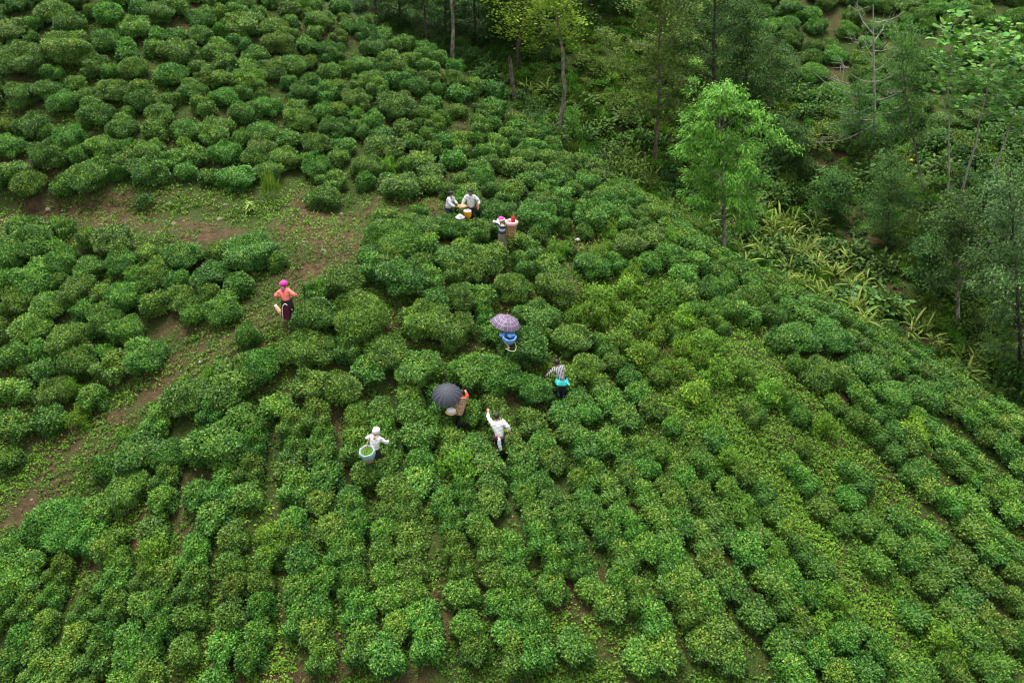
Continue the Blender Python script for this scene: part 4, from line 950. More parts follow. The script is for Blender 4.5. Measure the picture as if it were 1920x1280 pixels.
def flush_skin():
    dg = bpy.context.evaluated_depsgraph_get(); dg.update()
    for tmp, o, mat in QUEUE:
        me = bpy.data.meshes.new_from_object(tmp.evaluated_get(dg)); me.name = o.name.split('.')[0]; me.materials.clear(); me.materials.append(mat)
        if me.name.split('.')[0] in ('shirt', 'trousers', 'headscarf', 'hanging_sack', 'cloth_end'):       # folds in the cloth
            for v in me.vertices:
                c = v.co; f_ = math.sin(c.x * 31 + c.z * 23 + 2 * math.sin(c.y * 17)) * 0.5 + math.sin(c.z * 47 - c.x * 19 + c.y * 29) * 0.5
                v.co = c + v.normal * (0.011 * f_)
        old = o.data; o.data = me; bpy.data.meshes.remove(old)
    for tmp, o, mat in QUEUE:
        m = tmp.data; bpy.data.objects.remove(tmp); bpy.data.meshes.remove(m)
    QUEUE.clear()
def ellip(name, mat, parent, c, r, cut=None, tilt=None, seed=0, noise=0.0, seg=14):
    bm = bmesh.new(); bmesh.ops.create_uvsphere(bm, u_segments=seg, v_segments=seg * 2 // 3, radius=1)
    rng = np.random.default_rng(seed); k = rng.normal(size=(4, 3)) * 3; ph = rng.uniform(0, 6, 4)
    for v in list(bm.verts):
        s = 1 + noise * sum(math.sin(float(np.dot(k[i], v.co[:])) + ph[i]) for i in range(4)) / 2
        v.co = Vector((v.co.x * r[0] * s, v.co.y * r[1] * s, v.co.z * r[2] * s))
    if cut is not None:
        bmesh.ops.bisect_plane(bm, geom=bm.verts[:] + bm.edges[:] + bm.faces[:], plane_co=cut[0], plane_no=cut[1], clear_outer=True)
    for f in bm.faces: f.smooth = True
    me = bpy.data.meshes.new(name); bm.to_mesh(me); bm.free(); me.materials.append(mat)
    o = obj(name, me, parent, tuple(c))
    if tilt is not None: o.rotation_mode = 'QUATERNION'; o.rotation_quaternion = tilt
    return o
def lathe(name, mat, parent, prof, loc=(0, 0, 0), seg=20, ex=(1, 1), wave=0.0, nw=5, close=False, quat=None):
    """prof: list of (r, z)"""
    V, F = [], []
    for i, (r, z) in enumerate(prof):
        for j in range(seg):
            a = 2 * math.pi * j / seg; rr = r * (1 + wave * math.sin(nw * a + i * 0.5) * min(1, i / 2))
            V.append((rr * math.cos(a) * ex[0], rr * math.sin(a) * ex[1], z + wave * 0.1 * math.cos(nw * a)))
    for i in range(len(prof) - 1):
        for j in range(seg): F.append([i * seg + j, i * seg + (j + 1) % seg, (i + 1) * seg + (j + 1) % seg, (i + 1) * seg + j])
    o = obj(name, mesh_np(name, np.array(V), np.array(F), mat, smooth=True), parent, loc)
    if quat is not None: o.rotation_mode = 'QUATERNION'; o.rotation_quaternion = quat
    return o
def ik(a, c, l1, l2, pole):
    """middle joint of a two-bone limb"""
    a, c = np.asarray(a, float), np.asarray(c, float); d = c - a; L = min(np.linalg.norm(d), (l1 + l2) * 0.999); n = norm(d)
    x = (l1 * l1 - l2 * l2 + L * L) / (2 * L); h = math.sqrt(max(0, l1 * l1 - x * x))
    p = np.asarray(pole, float); p = norm(p - n * p.dot(n)); return a + n * x + p * h, a + n * L
def person(label, foot, yaw, skin='skin', height=1.55, fwd=10, side=0, handL=None, handR=None, footL=(-0.10, 0.02, 0), footR=(0.10, -0.02, 0), crouch=0.0, head_fwd=10, head_side=0,
           shirt=None, sleeve=1.0, trousers=None, skirt=None, boots=None, hairstyle=None, tilt=0):
    """local frame: y is where the person faces, x the person's right; one continuous body, clothes as parts"""
    k = height / 1.6
    root = empty('person', foot, yaw); root.rotation_euler = (0, tilt, yaw)
    hip = np.array([0, 0.0, (0.84 - crouch) * k]); f, s_ = math.radians(fwd), math.radians(side)
    up = norm(np.array([math.sin(s_), math.sin(f), math.cos(f) * math.cos(s_)])); rt = norm(np.array([math.cos(s_), 0, -math.sin(s_)])); fw = norm(np.cross(up, rt))
    if fw[1] < 0: fw = -fw
    spine, chest, neck = hip + up * 0.20 * k, hip + up * 0.38 * k, hip + up * 0.52 * k
    hf, hs_ = math.radians(fwd * 0.5 + head_fwd), math.radians(side * 0.6 + head_side)
    hu = norm(np.array([math.sin(hs_), math.sin(hf), math.cos(hf) * math.cos(hs_)]))
    hfw = norm(np.array([0, 1, 0]) - hu * hu[1])
    h0, h1, h2, h3 = neck + hu * 0.07 * k, neck + hu * 0.115 * k + hfw * 0.015, neck + hu * 0.175 * k + hfw * 0.012, neck + hu * 0.225 * k
    nose = h1 + hfw * 0.105 * k + hu * 0.012
    V = [hip, spine, chest, neck, h0, h1, h2, h3, nose]; R = [(0.135, 0.10), (0.12, 0.09), (0.15, 0.10), 0.055, 0.055, (0.072, 0.082), (0.078, 0.092), (0.05, 0.062), 0.013]
    E = [(0, 1), (1, 2), (2, 3), (3, 4), (4, 5), (5, 6), (6, 7), (5, 8)]
    for ear in (-1, 1):
        V.append(h1 + np.cross(hfw, hu) * 0.088 * ear * k + hu * 0.01); R.append(0.014); E.append((5, len(V) - 1))
    arms, legs = [], []
    for sd_, hand in ((-1, handL), (1, handR)):
        sh = neck - up * 0.055 * k + rt * 0.165 * sd_ * k
        tgt = np.array(hand) * k if hand is not None else sh + np.array([0.10 * sd_, 0.12, -0.45]) * k
        el, wr = ik(sh, tgt, 0.27 * k, 0.24 * k, np.array([0.8 * sd_, -0.5, -0.5]))
        a = norm(wr - el); palm = wr + a * 0.045 * k; side_v = norm(np.cross(a, np.array([0.2, 0.3, 1.0]))); bendv = norm(np.cross(side_v, a))
        i0 = len(V); V += [sh, el, wr, palm]; R += [0.06, 0.042, 0.028, (0.034, 0.018)]; E += [(2, i0), (i0, i0 + 1), (i0 + 1, i0 + 2), (i0 + 2, i0 + 3)]
        for fi, (sp_, ln) in enumerate([(-0.028, 0.062), (-0.009, 0.074), (0.010, 0.070), (0.028, 0.054)]):
            j = len(V); b0 = palm + a * 0.04 * k + side_v * sp_ * k; V += [b0, b0 + a * ln * 0.5 * k, b0 + a * ln * 0.8 * k - bendv * ln * 0.5 * k]; R += [0.0095, 0.009, 0.007]; E += [(i0 + 3, j), (j, j + 1), (j + 1, j + 2)]
        j = len(V); V += [wr + a * 0.03 * k - side_v * 0.036 * k, wr + a * 0.065 * k - side_v * 0.062 * k]; R += [0.011, 0.008]; E += [(i0 + 2, j), (j, j + 1)]
        arms.append((sh, el, wr))
    for sd_, ft in ((-1, footL), (1, footR)):
        hj = hip + np.array([0.085 * sd_, 0, -0.05]) * k; an = np.array([ft[0] * k, ft[1] * k, ft[2] * k + 0.075])
        kn, an = ik(hj, an, 0.40 * k, 0.385 * k, np.array([0.1 * sd_, 1, 0])); toe = an + np.array([0, 0.15, -0.045]) * k
        i0 = len(V); V += [hj, kn, an, toe]; R += [0.082, 0.055, 0.04, 0.034]; E += [(0, i0), (i0, i0 + 1), (i0 + 1, i0 + 2), (i0 + 2, i0 + 3)]; legs.append((hj, kn, an, toe))
    R = [tuple(q * k for q in r) if isinstance(r, tuple) else r * k for r in R]
    skin_part('body', V, E, R, M[skin], root, 2)
    for ex in (-1, 1): ellip('eye', M['eye'], root, h1 + hfw * 0.082 * k + np.cross(hfw, hu) * 0.032 * ex * k + hu * 0.035 * k, (0.011, 0.008, 0.008), seg=8)
    ellip('mouth', M['lip'], root, h1 + hfw * 0.083 * k - hu * 0.03 * k, (0.022, 0.009, 0.007), seg=8)
    if shirt:
        sv = [hip - up * 0.07, spine, chest, neck - up * 0.015]; sr = [(0.172, 0.14), (0.155, 0.125), (0.178, 0.13), 0.07]; se = [(0, 1), (1, 2), (2, 3)]
        for (sh, el, wr) in arms:
            w = el + (wr - el) * sleeve; i0 = len(sv); sv += [sh, el, w]; sr += [0.085, 0.068, 0.052]; se += [(2, i0), (i0, i0 + 1), (i0 + 1, i0 + 2)]
        skin_part('shirt', sv, se, [tuple(q * k for q in r) if isinstance(r, tuple) else r * k for r in sr], M[shirt], root, 3)
    if trousers:
        tv = [hip + up * 0.05]; tr = [(0.16, 0.13)]; te = []
        for hj, kn, an, toe in legs: i0 = len(tv); tv += [hj, kn, an + (kn - an) * 0.12]; tr += [0.105, 0.075, 0.062]; te += [(0, i0), (i0, i0 + 1), (i0 + 1, i0 + 2)]
        skin_part('trousers', tv, te, [tuple(q * k for q in r) if isinstance(r, tuple) else r * k for r in tr], M[trousers], root, 2)
    if skirt:
        z0 = hip[2] + 0.10 * k; pr = [(0.150, z0), (0.175, z0 - 0.10), (0.195, z0 - 0.3), (0.21, z0 - 0.5), (0.225, 0.24 * k)]
        lathe('skirt', M[skirt], root, [(r * k, z) for r, z in pr], (hip[0], hip[1], 0), 24, (1.05, 0.85), 0.07, 6)
    if boots:
        for hj, kn, an, toe in legs:
            c = an + (kn - an) * 0.6; skin_part('boot', [c, an + (kn - an) * 0.2, an, toe], [(0, 1), (1, 2), (2, 3)], [0.066 * k, 0.058 * k, 0.054 * k, 0.046 * k], M[boots], root, 2)
    hq = Vector((0, 0, 1)).rotation_difference(Vector(hu)); hc = neck + hu * 0.165 * k
    if hairstyle in ('short', 'bun', 'cap', 'scarf_white', 'scarf_pink'):
        ellip('hair', M['hair'], root, hc - hfw * 0.012, (0.098 * k, 0.112 * k, 0.115 * k), ((0, 0.035, -0.02), (0, 0.75, -0.65)), hq, 3, 0.03)
    if hairstyle == 'bun': ellip('hair_bun', M['hair'], root, hc - hfw * 0.115 * k - hu * 0.02, (0.05, 0.045, 0.05), seg=10)
    if hairstyle == 'scarf_pink':
        ellip('headscarf', M['pink'], root, hc + hu * 0.03, (0.15 * k, 0.16 * k, 0.125 * k), ((0, 0, -0.04), (0, 0.25, -1)), hq, 5, 0.06)
        skin_part('scarf_tail', [hc - hfw * 0.10 - hu * 0.06, hc - hfw * 0.15 - hu * 0.16, hc - hfw * 0.15 - hu * 0.27], [(0, 1), (1, 2)], [(0.06, 0.035), (0.065, 0.03), (0.03, 0.02)], M['purple'], root, 2)
    if hairstyle == 'scarf_white':
        ellip('headscarf', M['white'], root, hc + hu * 0.02 - hfw * 0.01, (0.135 * k, 0.145 * k, 0.145 * k), ((0, -0.02, -0.06), (0, 0.55, -1)), hq, 6, 0.06)
    if hairstyle == 'cap':
        ellip('cap', M['pink'], root, hc + hu * 0.045, (0.118 * k, 0.128 * k, 0.085 * k), ((0, 0, -0.02), (0, 0, -1)), hq, 7, 0.02)
        lathe('cap_brim', M['pinkcloth'], root, [(0.10 * k, 0.02), (0.15 * k, 0.0), (0.155 * k, -0.012)], tuple(hc + hu * 0.03), 16, (1, 1.1), 0.03, 4, quat=hq)
    tag(root, label, 'person')
    return dict(root=root, hip=hip, chest=chest, neck=neck, hc=hc, up=up, fw=fw, k=k)
def to_world(P, local):
    bpy.context.view_layer.update(); return np.array(P['root'].matrix_world @ Vector(tuple(local)))
def basket(label, loc, axis, r_top, r_bot, h, mat='wicker', lining=None, leaves=False, drape=0.35, square=1.0):
    q = Vector((0, 0, 1)).rotation_difference(Vector(tuple(axis))); root = empty('basket', loc); root.rotation_mode = 'QUATERNION'; root.rotation_quaternion = q
    pr = [(r_bot * 0.98, 0.0)] + [(r_bot + (r_top - r_bot) * t ** 0.8, h * t) for t in np.linspace(0, 1, 7)] + [(r_top * 0.93, h), (r_bot * 0.9, 0.02)]
    lathe('wicker_body', M[mat], root, pr, seg=22, ex=(1, square)); lathe('base', M[mat], root, [(0.001, 0.004), (r_bot * 0.97, 0.004)], seg=22, ex=(1, square))
    for i in range(4):
        z = h * (i + 1) / 4.4; rr = r_bot + (r_top - r_bot) * (z / h) ** 0.8
        a = np.linspace(0, 2 * math.pi, 25); obj('woven_band', tube([(np.stack([np.cos(a) * rr * 1.01, np.sin(a) * rr * 1.01 * square, np.full(25, z)], -1), np.full(25, 0.011))], M['wicker_dark' if mat == 'wicker' else 'wicker'], 5, 'band'), root)
    a = np.linspace(0, 2 * math.pi, 25); obj('rim', tube([(np.stack([np.cos(a) * r_top, np.sin(a) * r_top * square, np.full(25, h)], -1), np.full(25, 0.018))], M[mat], 6, 'rim'), root)
    if lining:
        lathe('cloth_lining', M[lining], root, [(r_bot * 0.8, h * 0.45), (r_top * 0.86, h * 0.9), (r_top * 1.0, h * 1.10), (r_top * 1.14, h * 1.06), (r_top * 1.12, h * (1 - drape * 0.6)), (r_top * 0.98, h * (1 - drape))], seg=30, ex=(1, square), wave=0.06, nw=7)
    if leaves:
        rng = np.random.default_rng(4); n = 260; rr = np.sqrt(rng.random(n)) * r_top * 0.85; aa = rng.uniform(0, 6.28, n)
        P = np.stack([rr * np.cos(aa), rr * np.sin(aa), h * 0.86 + 0.05 * (1 - rr / r_top) + rng.uniform(-.02, .02, n)], -1)
        Vv, Ff, l = leaf_cloud(P, rdir(n, rng), rdir(n, rng) * .5 + np.array([0, 0, 1.0]), 0.07, 0.03, rng.uniform(0.5, 0.95, n)); o = obj('picked_leaves', mesh_np('picked_leaves', Vv, Ff, M['tea_young'], {'lv': l}), root); o['kind'] = 'stuff'
    tag(root, label, 'basket'); return root
def cord(name, pts, r, mat, parent):
    P = np.array(pts, float); n = 24; t = np.linspace(0, len(P) - 1, n); i = np.minimum(t.astype(int), len(P) - 2); f = (t - i)[:, None]
    def cr(a, b, c, d, t): return 0.5 * (2 * b + (c - a) * t + (2 * a - 5 * b + 4 * c - d) * t ** 2 + (3 * b - a - 3 * c + d) * t ** 3)
    g = lambda q: P[np.clip(q, 0, len(P) - 1)]
    return obj(name, tube([(cr(g(i - 1), g(i), g(i + 1), g(i + 2), f), np.full(n, r))], mat, 6, name), parent)

def umbrella(label, apex, axis, R, ng, mat, rise, spin, shaft_len, shaft_down=None):
    q = Vector((0, 0, 1)).rotation_difference(Vector(tuple(axis))); root = empty('umbrella', apex); root.rotation_mode = 'QUATERNION'; root.rotation_quaternion = q @ Quaternion((0, 0, 1), spin)
    half = math.pi / ng; V, F = [], []; nr, nc = 7, 5
    for i in range(nr):
        t = i / (nr - 1)
        for j in range(nc):
            s = (j / (nc - 1) * 2 - 1); a = s * half
            sag = 1 - 0.055 * (1 - s * s) * t * (1 if i < nr - 1 else 1.25)
            rr = R * math.sin(t * 1.12) / math.sin(1.12) * (math.cos(half) / math.cos(a) if False else 1) * (1 - 0.05 * (1 - s * s) * t)
            V.append((rr * math.cos(a), rr * math.sin(a), -rise * (1 - math.cos(t * 1.12)) / (1 - math.cos(1.12)) - 0.075 * (1 - s * s) * t * R))
    for i in range(nr - 1):
        for j in range(nc - 1): F.append([i * nc + j, i * nc + j + 1, (i + 1) * nc + j + 1, (i + 1) * nc + j])
    me = mesh_np('panel', np.array(V), np.array(F), mat, smooth=True)
    a = np.linspace(0, 1, 7); rb = tube([(np.stack([R * np.sin(a * 1.12) / math.sin(1.12), 0 * a, -rise * (1 - np.cos(a * 1.12)) / (1 - math.cos(1.12)) - 0.03], -1), np.full(7, 0.005))], M['steel'], 4, 'rib')
    for g in range(ng):
        p = obj('panel', me, root); p.rotation_euler = (0, 0, 2 * half * g); r_ = obj('rib', rb, root); r_.rotation_euler = (0, 0, 2 * half * g + half)
    obj('tip', tube([(np.array([[0, 0, -0.02], [0, 0, 0.045]]), [0.014, 0.006])], M['steel'], 6, 'tip'), root)
    obj('shaft', tube([(np.array([[0, 0, -0.01], [0, 0, -shaft_len]]), [0.009, 0.009])], M['steel'], 6, 'shaft'), root)
    obj('handle', tube([(np.array([[0, 0, -shaft_len], [0, 0, -shaft_len - 0.08], [0.04, 0, -shaft_len - 0.12], [0.07, 0, -shaft_len - 0.08]]), [0.014] * 4)], M['black'], 6, 'handle'), root)
    tag(root, label, 'umbrella'); return root
def plaid_mat():
    m, t, b = new_mat('plaid_nylon'); N, L = t.nodes, t.links
    tc = N.new('ShaderNodeTexCoord'); sx = N.new('ShaderNodeSeparateXYZ'); L.new(tc.outputs['Object'], sx.inputs[0])
    def lines(axis, per, off, w, ab=False):
        mu = N.new('ShaderNodeMath'); mu.operation = 'MULTIPLY_ADD'; L.new(sx.outputs[axis], mu.inputs[0]); mu.inputs[1].default_value = 1 / per; mu.inputs[2].default_value = off
        fr = N.new('ShaderNodeMath'); fr.operation = 'FRACT'; L.new(mu.outputs[0], fr.inputs[0])
        lt = N.new('ShaderNodeMath'); lt.operation = 'LESS_THAN'; L.new(fr.outputs[0], lt.inputs[0]); lt.inputs[1].default_value = w; return lt
    a, c = lines(0, 0.14, 0.12, 0.09), lines(1, 0.14, 0.545, 0.09)
    mx = N.new('ShaderNodeMath'); mx.operation = 'MAXIMUM'; L.new(a.outputs[0], mx.inputs[0]); L.new(c.outputs[0], mx.inputs[1])
    a2, c2 = lines(0, 0.0625, 0.3, 0.3), lines(1, 0.0625, 0.4, 0.3)
    ad = N.new('ShaderNodeMath'); ad.operation = 'ADD'; L.new(a2.outputs[0], ad.inputs[0]); L.new(c2.outputs[0], ad.inputs[1])
    r = N.new('ShaderNodeValToRGB'); L.new(ad.outputs[0], r.inputs[0]); r.color_ramp.elements[0].color = (0.10, 0.08, 0.13, 1); r.color_ramp.elements[1].color = (0.068, 0.052, 0.095, 1)
    mc = N.new('ShaderNodeMix'); mc.data_type = 'RGBA'; L.new(mx.outputs[0], mc.inputs[0]); L.new(r.outputs[0], mc.inputs[6]); mc.inputs[7].default_value = (0.34, 0.22, 0.30, 1)
    L.new(mc.outputs[2], b.inputs['Base Color']); b.inputs['Roughness'].default_value = 0.6; b.inputs['Specular IOR Level'].default_value = 0.3
    return m
M['plaid'] = plaid_mat()

def gz(u, v): return tuple(hit(u, v))
R_ = math.radians
# coral shirt on the footpath
D_ = person('person in coral shirt and hot pink headscarf walking up the footpath', gz(543, 608), R_(-4), 'skin_dark', 1.56, 14, -9, (-0.30, 0.22, 0.98), (0.30, 0.24, 1.06), (-0.09, 0.16, 0), (0.12, -0.12, 0), shirt='coral', skirt='maroon', boots='redboot', hairstyle='scarf_pink', head_fwd=18)
ap = lathe('apron', M['black'], D_['root'], [(0.16, 0.98), (0.19, 0.86), (0.212, 0.64), (0.228, 0.42), (0.236, 0.24)], (0, 0, 0), 24, (1.06, 0.88), 0.07, 6)
bm = bmesh.new(); bm.from_mesh(ap.data); bmesh.ops.delete(bm, geom=[f for f in bm.faces if f.calc_center_median().y < -0.02 and abs(f.calc_center_median().x + 0.0) < 0.13 - 0.05 * 0 and f.calc_center_median().z < 0.86], context='FACES'); bm.to_mesh(ap.data); bm.free()
cord('apron_trim', [(-0.15, -0.16, 0.26), (-0.15, -0.165, 0.5), (-0.13, -0.155, 0.72), (-0.03, -0.172, 0.87), (0.06, -0.17, 0.82)], 0.016, M['cream'], D_['root'])
p = hit(523, 588); sk = empty('rolled_sack', (p[0], p[1], p[2] + 0.09), R_(28))
q_ = Vector((0, 0, 1)).rotation_difference(Vector((-0.25, 0.75, 0.62)))
lathe('sack_body', M['tan'], sk, [(0.005, -0.2), (0.07, -0.19), (0.085, -0.08), (0.075, 0.05), (0.065, 0.14), (0.05, 0.17)], seg=14, wave=0.05, nw=4, quat=q_)
lathe('sack_mouth', M['cream'], sk, [(0.05, 0.17), (0.058, 0.22), (0.03, 0.225), (0.004, 0.2)], seg=14, wave=0.06, nw=5, quat=q_)
tag(sk, 'tan rolled sack lying on the path beside the coral-shirted person', 'sack')
# striped shirt
F_ = person('person in grey striped shirt with cyan cloth at waist picking tea', gz(1052, 752), R_(16), 'skin_dark', 1.58, 30, -8, (-0.42, 0.42, 0.86), (0.16, 0.50, 0.84), (-0.05, 0.10, 0.06), (0.10, -0.06, 0), shirt='greyshirt', trousers='navy', boots='teal', hairstyle='short', head_fwd=16, sleeve=0.8)
lathe('waist_cloth', M['cyan'], F_['root'], [(0.165, 0.93), (0.20, 0.86), (0.215, 0.78), (0.22, 0.74)], (0, -0.01, 0), 24, (1.05, 0.95), 0.12, 5)
skin_part('cloth_end', [(0.13, -0.17, 0.86), (0.18, -0.2, 0.78), (0.24, -0.2, 0.72)], [(0, 1), (1, 2)], [(0.05, 0.02), (0.07, 0.02), (0.06, 0.015)], M['cyan'], F_['root'], 2)
# white shirt, arm raised
H_ = person('person in white shirt and navy trousers reaching up with left hand', gz(937, 858), R_(4), 'skin', 1.60, 22, -8, (-0.34, 0.62, 1.42), (0.36, 0.10, 0.92), (-0.06, 0.06, 0.05), (0.08, -0.05, 0), shirt='white', trousers='navy', boots='navyboot', hairstyle='short', head_fwd=20, sleeve=0.75)
o = skin_part('hanging_sack', [(-0.03, -0.18, 0.92), (-0.03, -0.22, 0.78), (0.0, -0.225, 0.55), (0.02, -0.21, 0.38)], [(0, 1), (1, 2), (2, 3)], [(0.04, 0.025), (0.065, 0.04), (0.065, 0.04), (0.05, 0.03)], M['white'], H_['root'], 2)
ellip('sash_knot', M['red'], H_['root'], (-0.13, -0.13, 0.91), (0.05, 0.03, 0.045), seg=10)
# white headscarf with basket
I_ = person('person in white headscarf and white shirt picking beside the foreground gap', gz(706, 884), R_(-14), 'skin_dark', 1.56, 16, 2, (-0.30, 0.45, 1.12), (0.34, 0.40, 1.02), shirt='white', skirt='black', boots='navyboot', hairstyle='scarf_white', head_fwd=14, sleeve=0.8)
w = to_world(I_, (-0.06, -0.34, 0.66)); basket('round wicker basket of picked leaves lined with pale blue plastic', tuple(w), norm(np.array([-0.10, -0.22, 1.0])), 0.225, 0.14, 0.45, 'wicker', 'plastic', True, 0.5)
for x in (-0.11, 0.10): cord('head_strap', [(x * 1.1, 0.02, 1.44), (x * 1.2, -0.16, 1.30), (x * 1.4, -0.34, 1.08)], 0.013, M['tan'], I_['root'])
# pink cap, banded sweater
C_ = person('person in pink cap and banded sweater shading the eyes with one hand', gz(942, 478), R_(112), 'skin', 1.56, 4, 0, (0.10, 0.10, 0.86), (0.14, 0.30, 1.42), shirt='sweater', skirt='olivecloth', boots='navyboot', hairstyle='cap', head_fwd=2, sleeve=0.85)
w = to_world(C_, (-0.08, -0.33, 0.72)); basket('tall wicker basket with pale pink cloth on the back of pink-capped person', tuple(w), norm(np.array([0.04, 0.05, 1.0])), 0.23, 0.15, 0.62, 'wicker_dark', 'pinkcloth', False, 0.14)
w2 = w + np.array([0.10, 0.05, 0.60]); fu = empty('folded_umbrella', tuple(w2)); lathe('folded_canopy', M['red'], fu, [(0.01, -0.5), (0.035, -0.45), (0.06, 0.0), (0.085, 0.16), (0.06, 0.24), (0.02, 0.28)], seg=12, wave=0.12, nw=4); obj('shaft', tube([(np.array([[0, 0, 0.26], [0, 0, 0.42]]), [0.012, 0.009])], M['rope'], 6, 'shaft'), fu)
tag(fu, 'folded red umbrella sticking out of the tall wicker basket', 'umbrella')
# two in white shirts behind the bushes
A_ = person('black-haired person in white shirt on the left of the pair, looking right', gz(842, 425), R_(-112), 'skin_dark', 1.52, 12, 0, (-0.12, 0.40, 0.98), (0.10, 0.42, 0.96), shirt='white', trousers='navy', boots='navyboot', hairstyle='bun', head_fwd=14, sleeve=0.7)
B_ = person('black-haired person in white shirt on the right of the pair, facing the camera', gz(884, 424), R_(172), 'skin_dark', 1.60, 8, 0, (-0.34, 0.22, 0.94), (0.34, 0.22, 0.86), shirt='white', trousers='black', boots='navyboot', hairstyle='short', head_fwd=12, sleeve=0.6)
for s_, hx in ((-1, (-0.34, 0.22, 0.94)), (1, (0.34, 0.22, 0.86))):
    h_ = np.array(hx); skin_part('pink_oversleeve', [h_ + (-0.06 * s_, -0.05, 0.05), h_ + (-0.01 * s_, 0, 0.0)], [(0, 1)], [0.055, 0.062], M['pink'], B_['root'], 1)
w = to_world(B_, (0.10, 0.30, 0.62)); bg_ = empty('orange_bag', tuple(w)); lathe('bag_body', M['orange'], bg_, [(0.10, -0.2), (0.15, -0.1), (0.165, 0.08), (0.16, 0.14)], seg=18, wave=0.08, nw=5); lathe('bag_mouth', M['cream'], bg_, [(0.16, 0.14), (0.13, 0.17), (0.10, 0.10), (0.05, 0.06)], seg=18, wave=0.1, nw=5); tag(bg_, 'orange cloth bag held open before the right one of the pair', 'bag')
p = hit(863, 410, 0.85); o = ellip('plastic_sack', M['white'], None, (p[0], p[1], p[2] + 0.9), (0.17, 0.11, 0.10), seed=4, noise=0.22, seg=20); tag(o, 'crumpled white plastic sack on the bush below the pair', 'sack')
w = to_world(A_, (0.0, 0.62, 0.94)); o = ellip('cloth_bundle', M['tan'], None, tuple(w), (0.2, 0.12, 0.08), seed=8, noise=0.2, seg=16); tag(o, 'pale tan cloth bundle between the two white-shirted people', 'bundle')
# bent picker under the black umbrella
G_ = person('person in red knit bent forward under a conical basket beside black umbrella', gz(864, 806), R_(-6), 'skin', 1.5, 42, 0, (-0.26, 0.66, 0.92), (0.10, 0.80, 1.08), crouch=0.08, shirt='red', trousers='black', boots='navyboot', hairstyle='short', head_fwd=22, sleeve=0.8)
w = to_world(G_, (0.0, -0.26, 0.70)); basket('conical tan wicker basket carried on the back of red-sleeved person', tuple(w), norm(np.array([0.06, 0.62, 0.85])), 0.26, 0.10, 0.58, 'wicker', None)
p = hit(846, 772, 0.95); hb = empty('cloth_hat', (p[0], p[1], p[2] + 0.95)); ellip('crown', M['white'], hb, (0, 0, 0.02), (0.16, 0.13, 0.12), ((0, 0, -0.03), (0, 0, -1)), None, 2, 0.05); lathe('brim', M['tan'], hb, [(0.14, 0.0), (0.19, -0.03), (0.192, -0.045)], seg=18, wave=0.06, nw=4); tag(hb, 'white cloth hat with tan brim on the bush under black umbrella', 'hat')
ap_ = hit(838, 733, 1.62); umbrella('open black umbrella with sixteen panels tilted towards the camera', (ap_[0], ap_[1], ap_[2] + 1.62), norm(np.array([0.02, -0.34, 1.0])), 0.52, 16, M['umbrella'], 0.24, 0.1, 0.85)
ap_ = hit(951, 596, 1.55); umbrella('open purple plaid umbrella above the blue-lined basket', (ap_[0], ap_[1], ap_[2] + 1.55), norm(np.array([0.20, -0.02, 1.0])), 0.56, 8, M['plaid'], 0.25, 0.25, 0.9)
p = hit(953, 634, 1.1); w = np.array([p[0], p[1], p[2] + 0.92]); bk = basket('dark basket heaped with blue cloth under the plaid umbrella', tuple(w), norm(np.array([0.15, -0.25, 1.0])), 0.22, 0.17, 0.30, 'wicker_dark', 'bluecloth', False, 0.6)
ellip('cloth_heap', M['bluecloth'], bk, (0.05, 0.06, 0.29), (0.15, 0.11, 0.07), seed=12, noise=0.35)
ellip('blue_cloth_end', M['bluecloth'], bk, (-0.26, 0.05, 0.27), (0.10, 0.08, 0.07), seed=9, noise=0.25)
cord('carrying_rope', [(0.18, -0.1, 0.2), (0.28, -0.22, 0.05), (0.24, -0.42, 0.02), (0.1, -0.46, 0.03), (-0.02, -0.42, 0.04)], 0.014, M['rope'], bk)
cord('carrying_rope', [(-0.16, -0.12, 0.14), (-0.02, -0.24, 0.06), (0.03, -0.34, 0.05), (-0.1, -0.40, 0.03)], 0.014, M['rope'], bk)
flush_skin()
# the striped and banded cloth follow the wearer

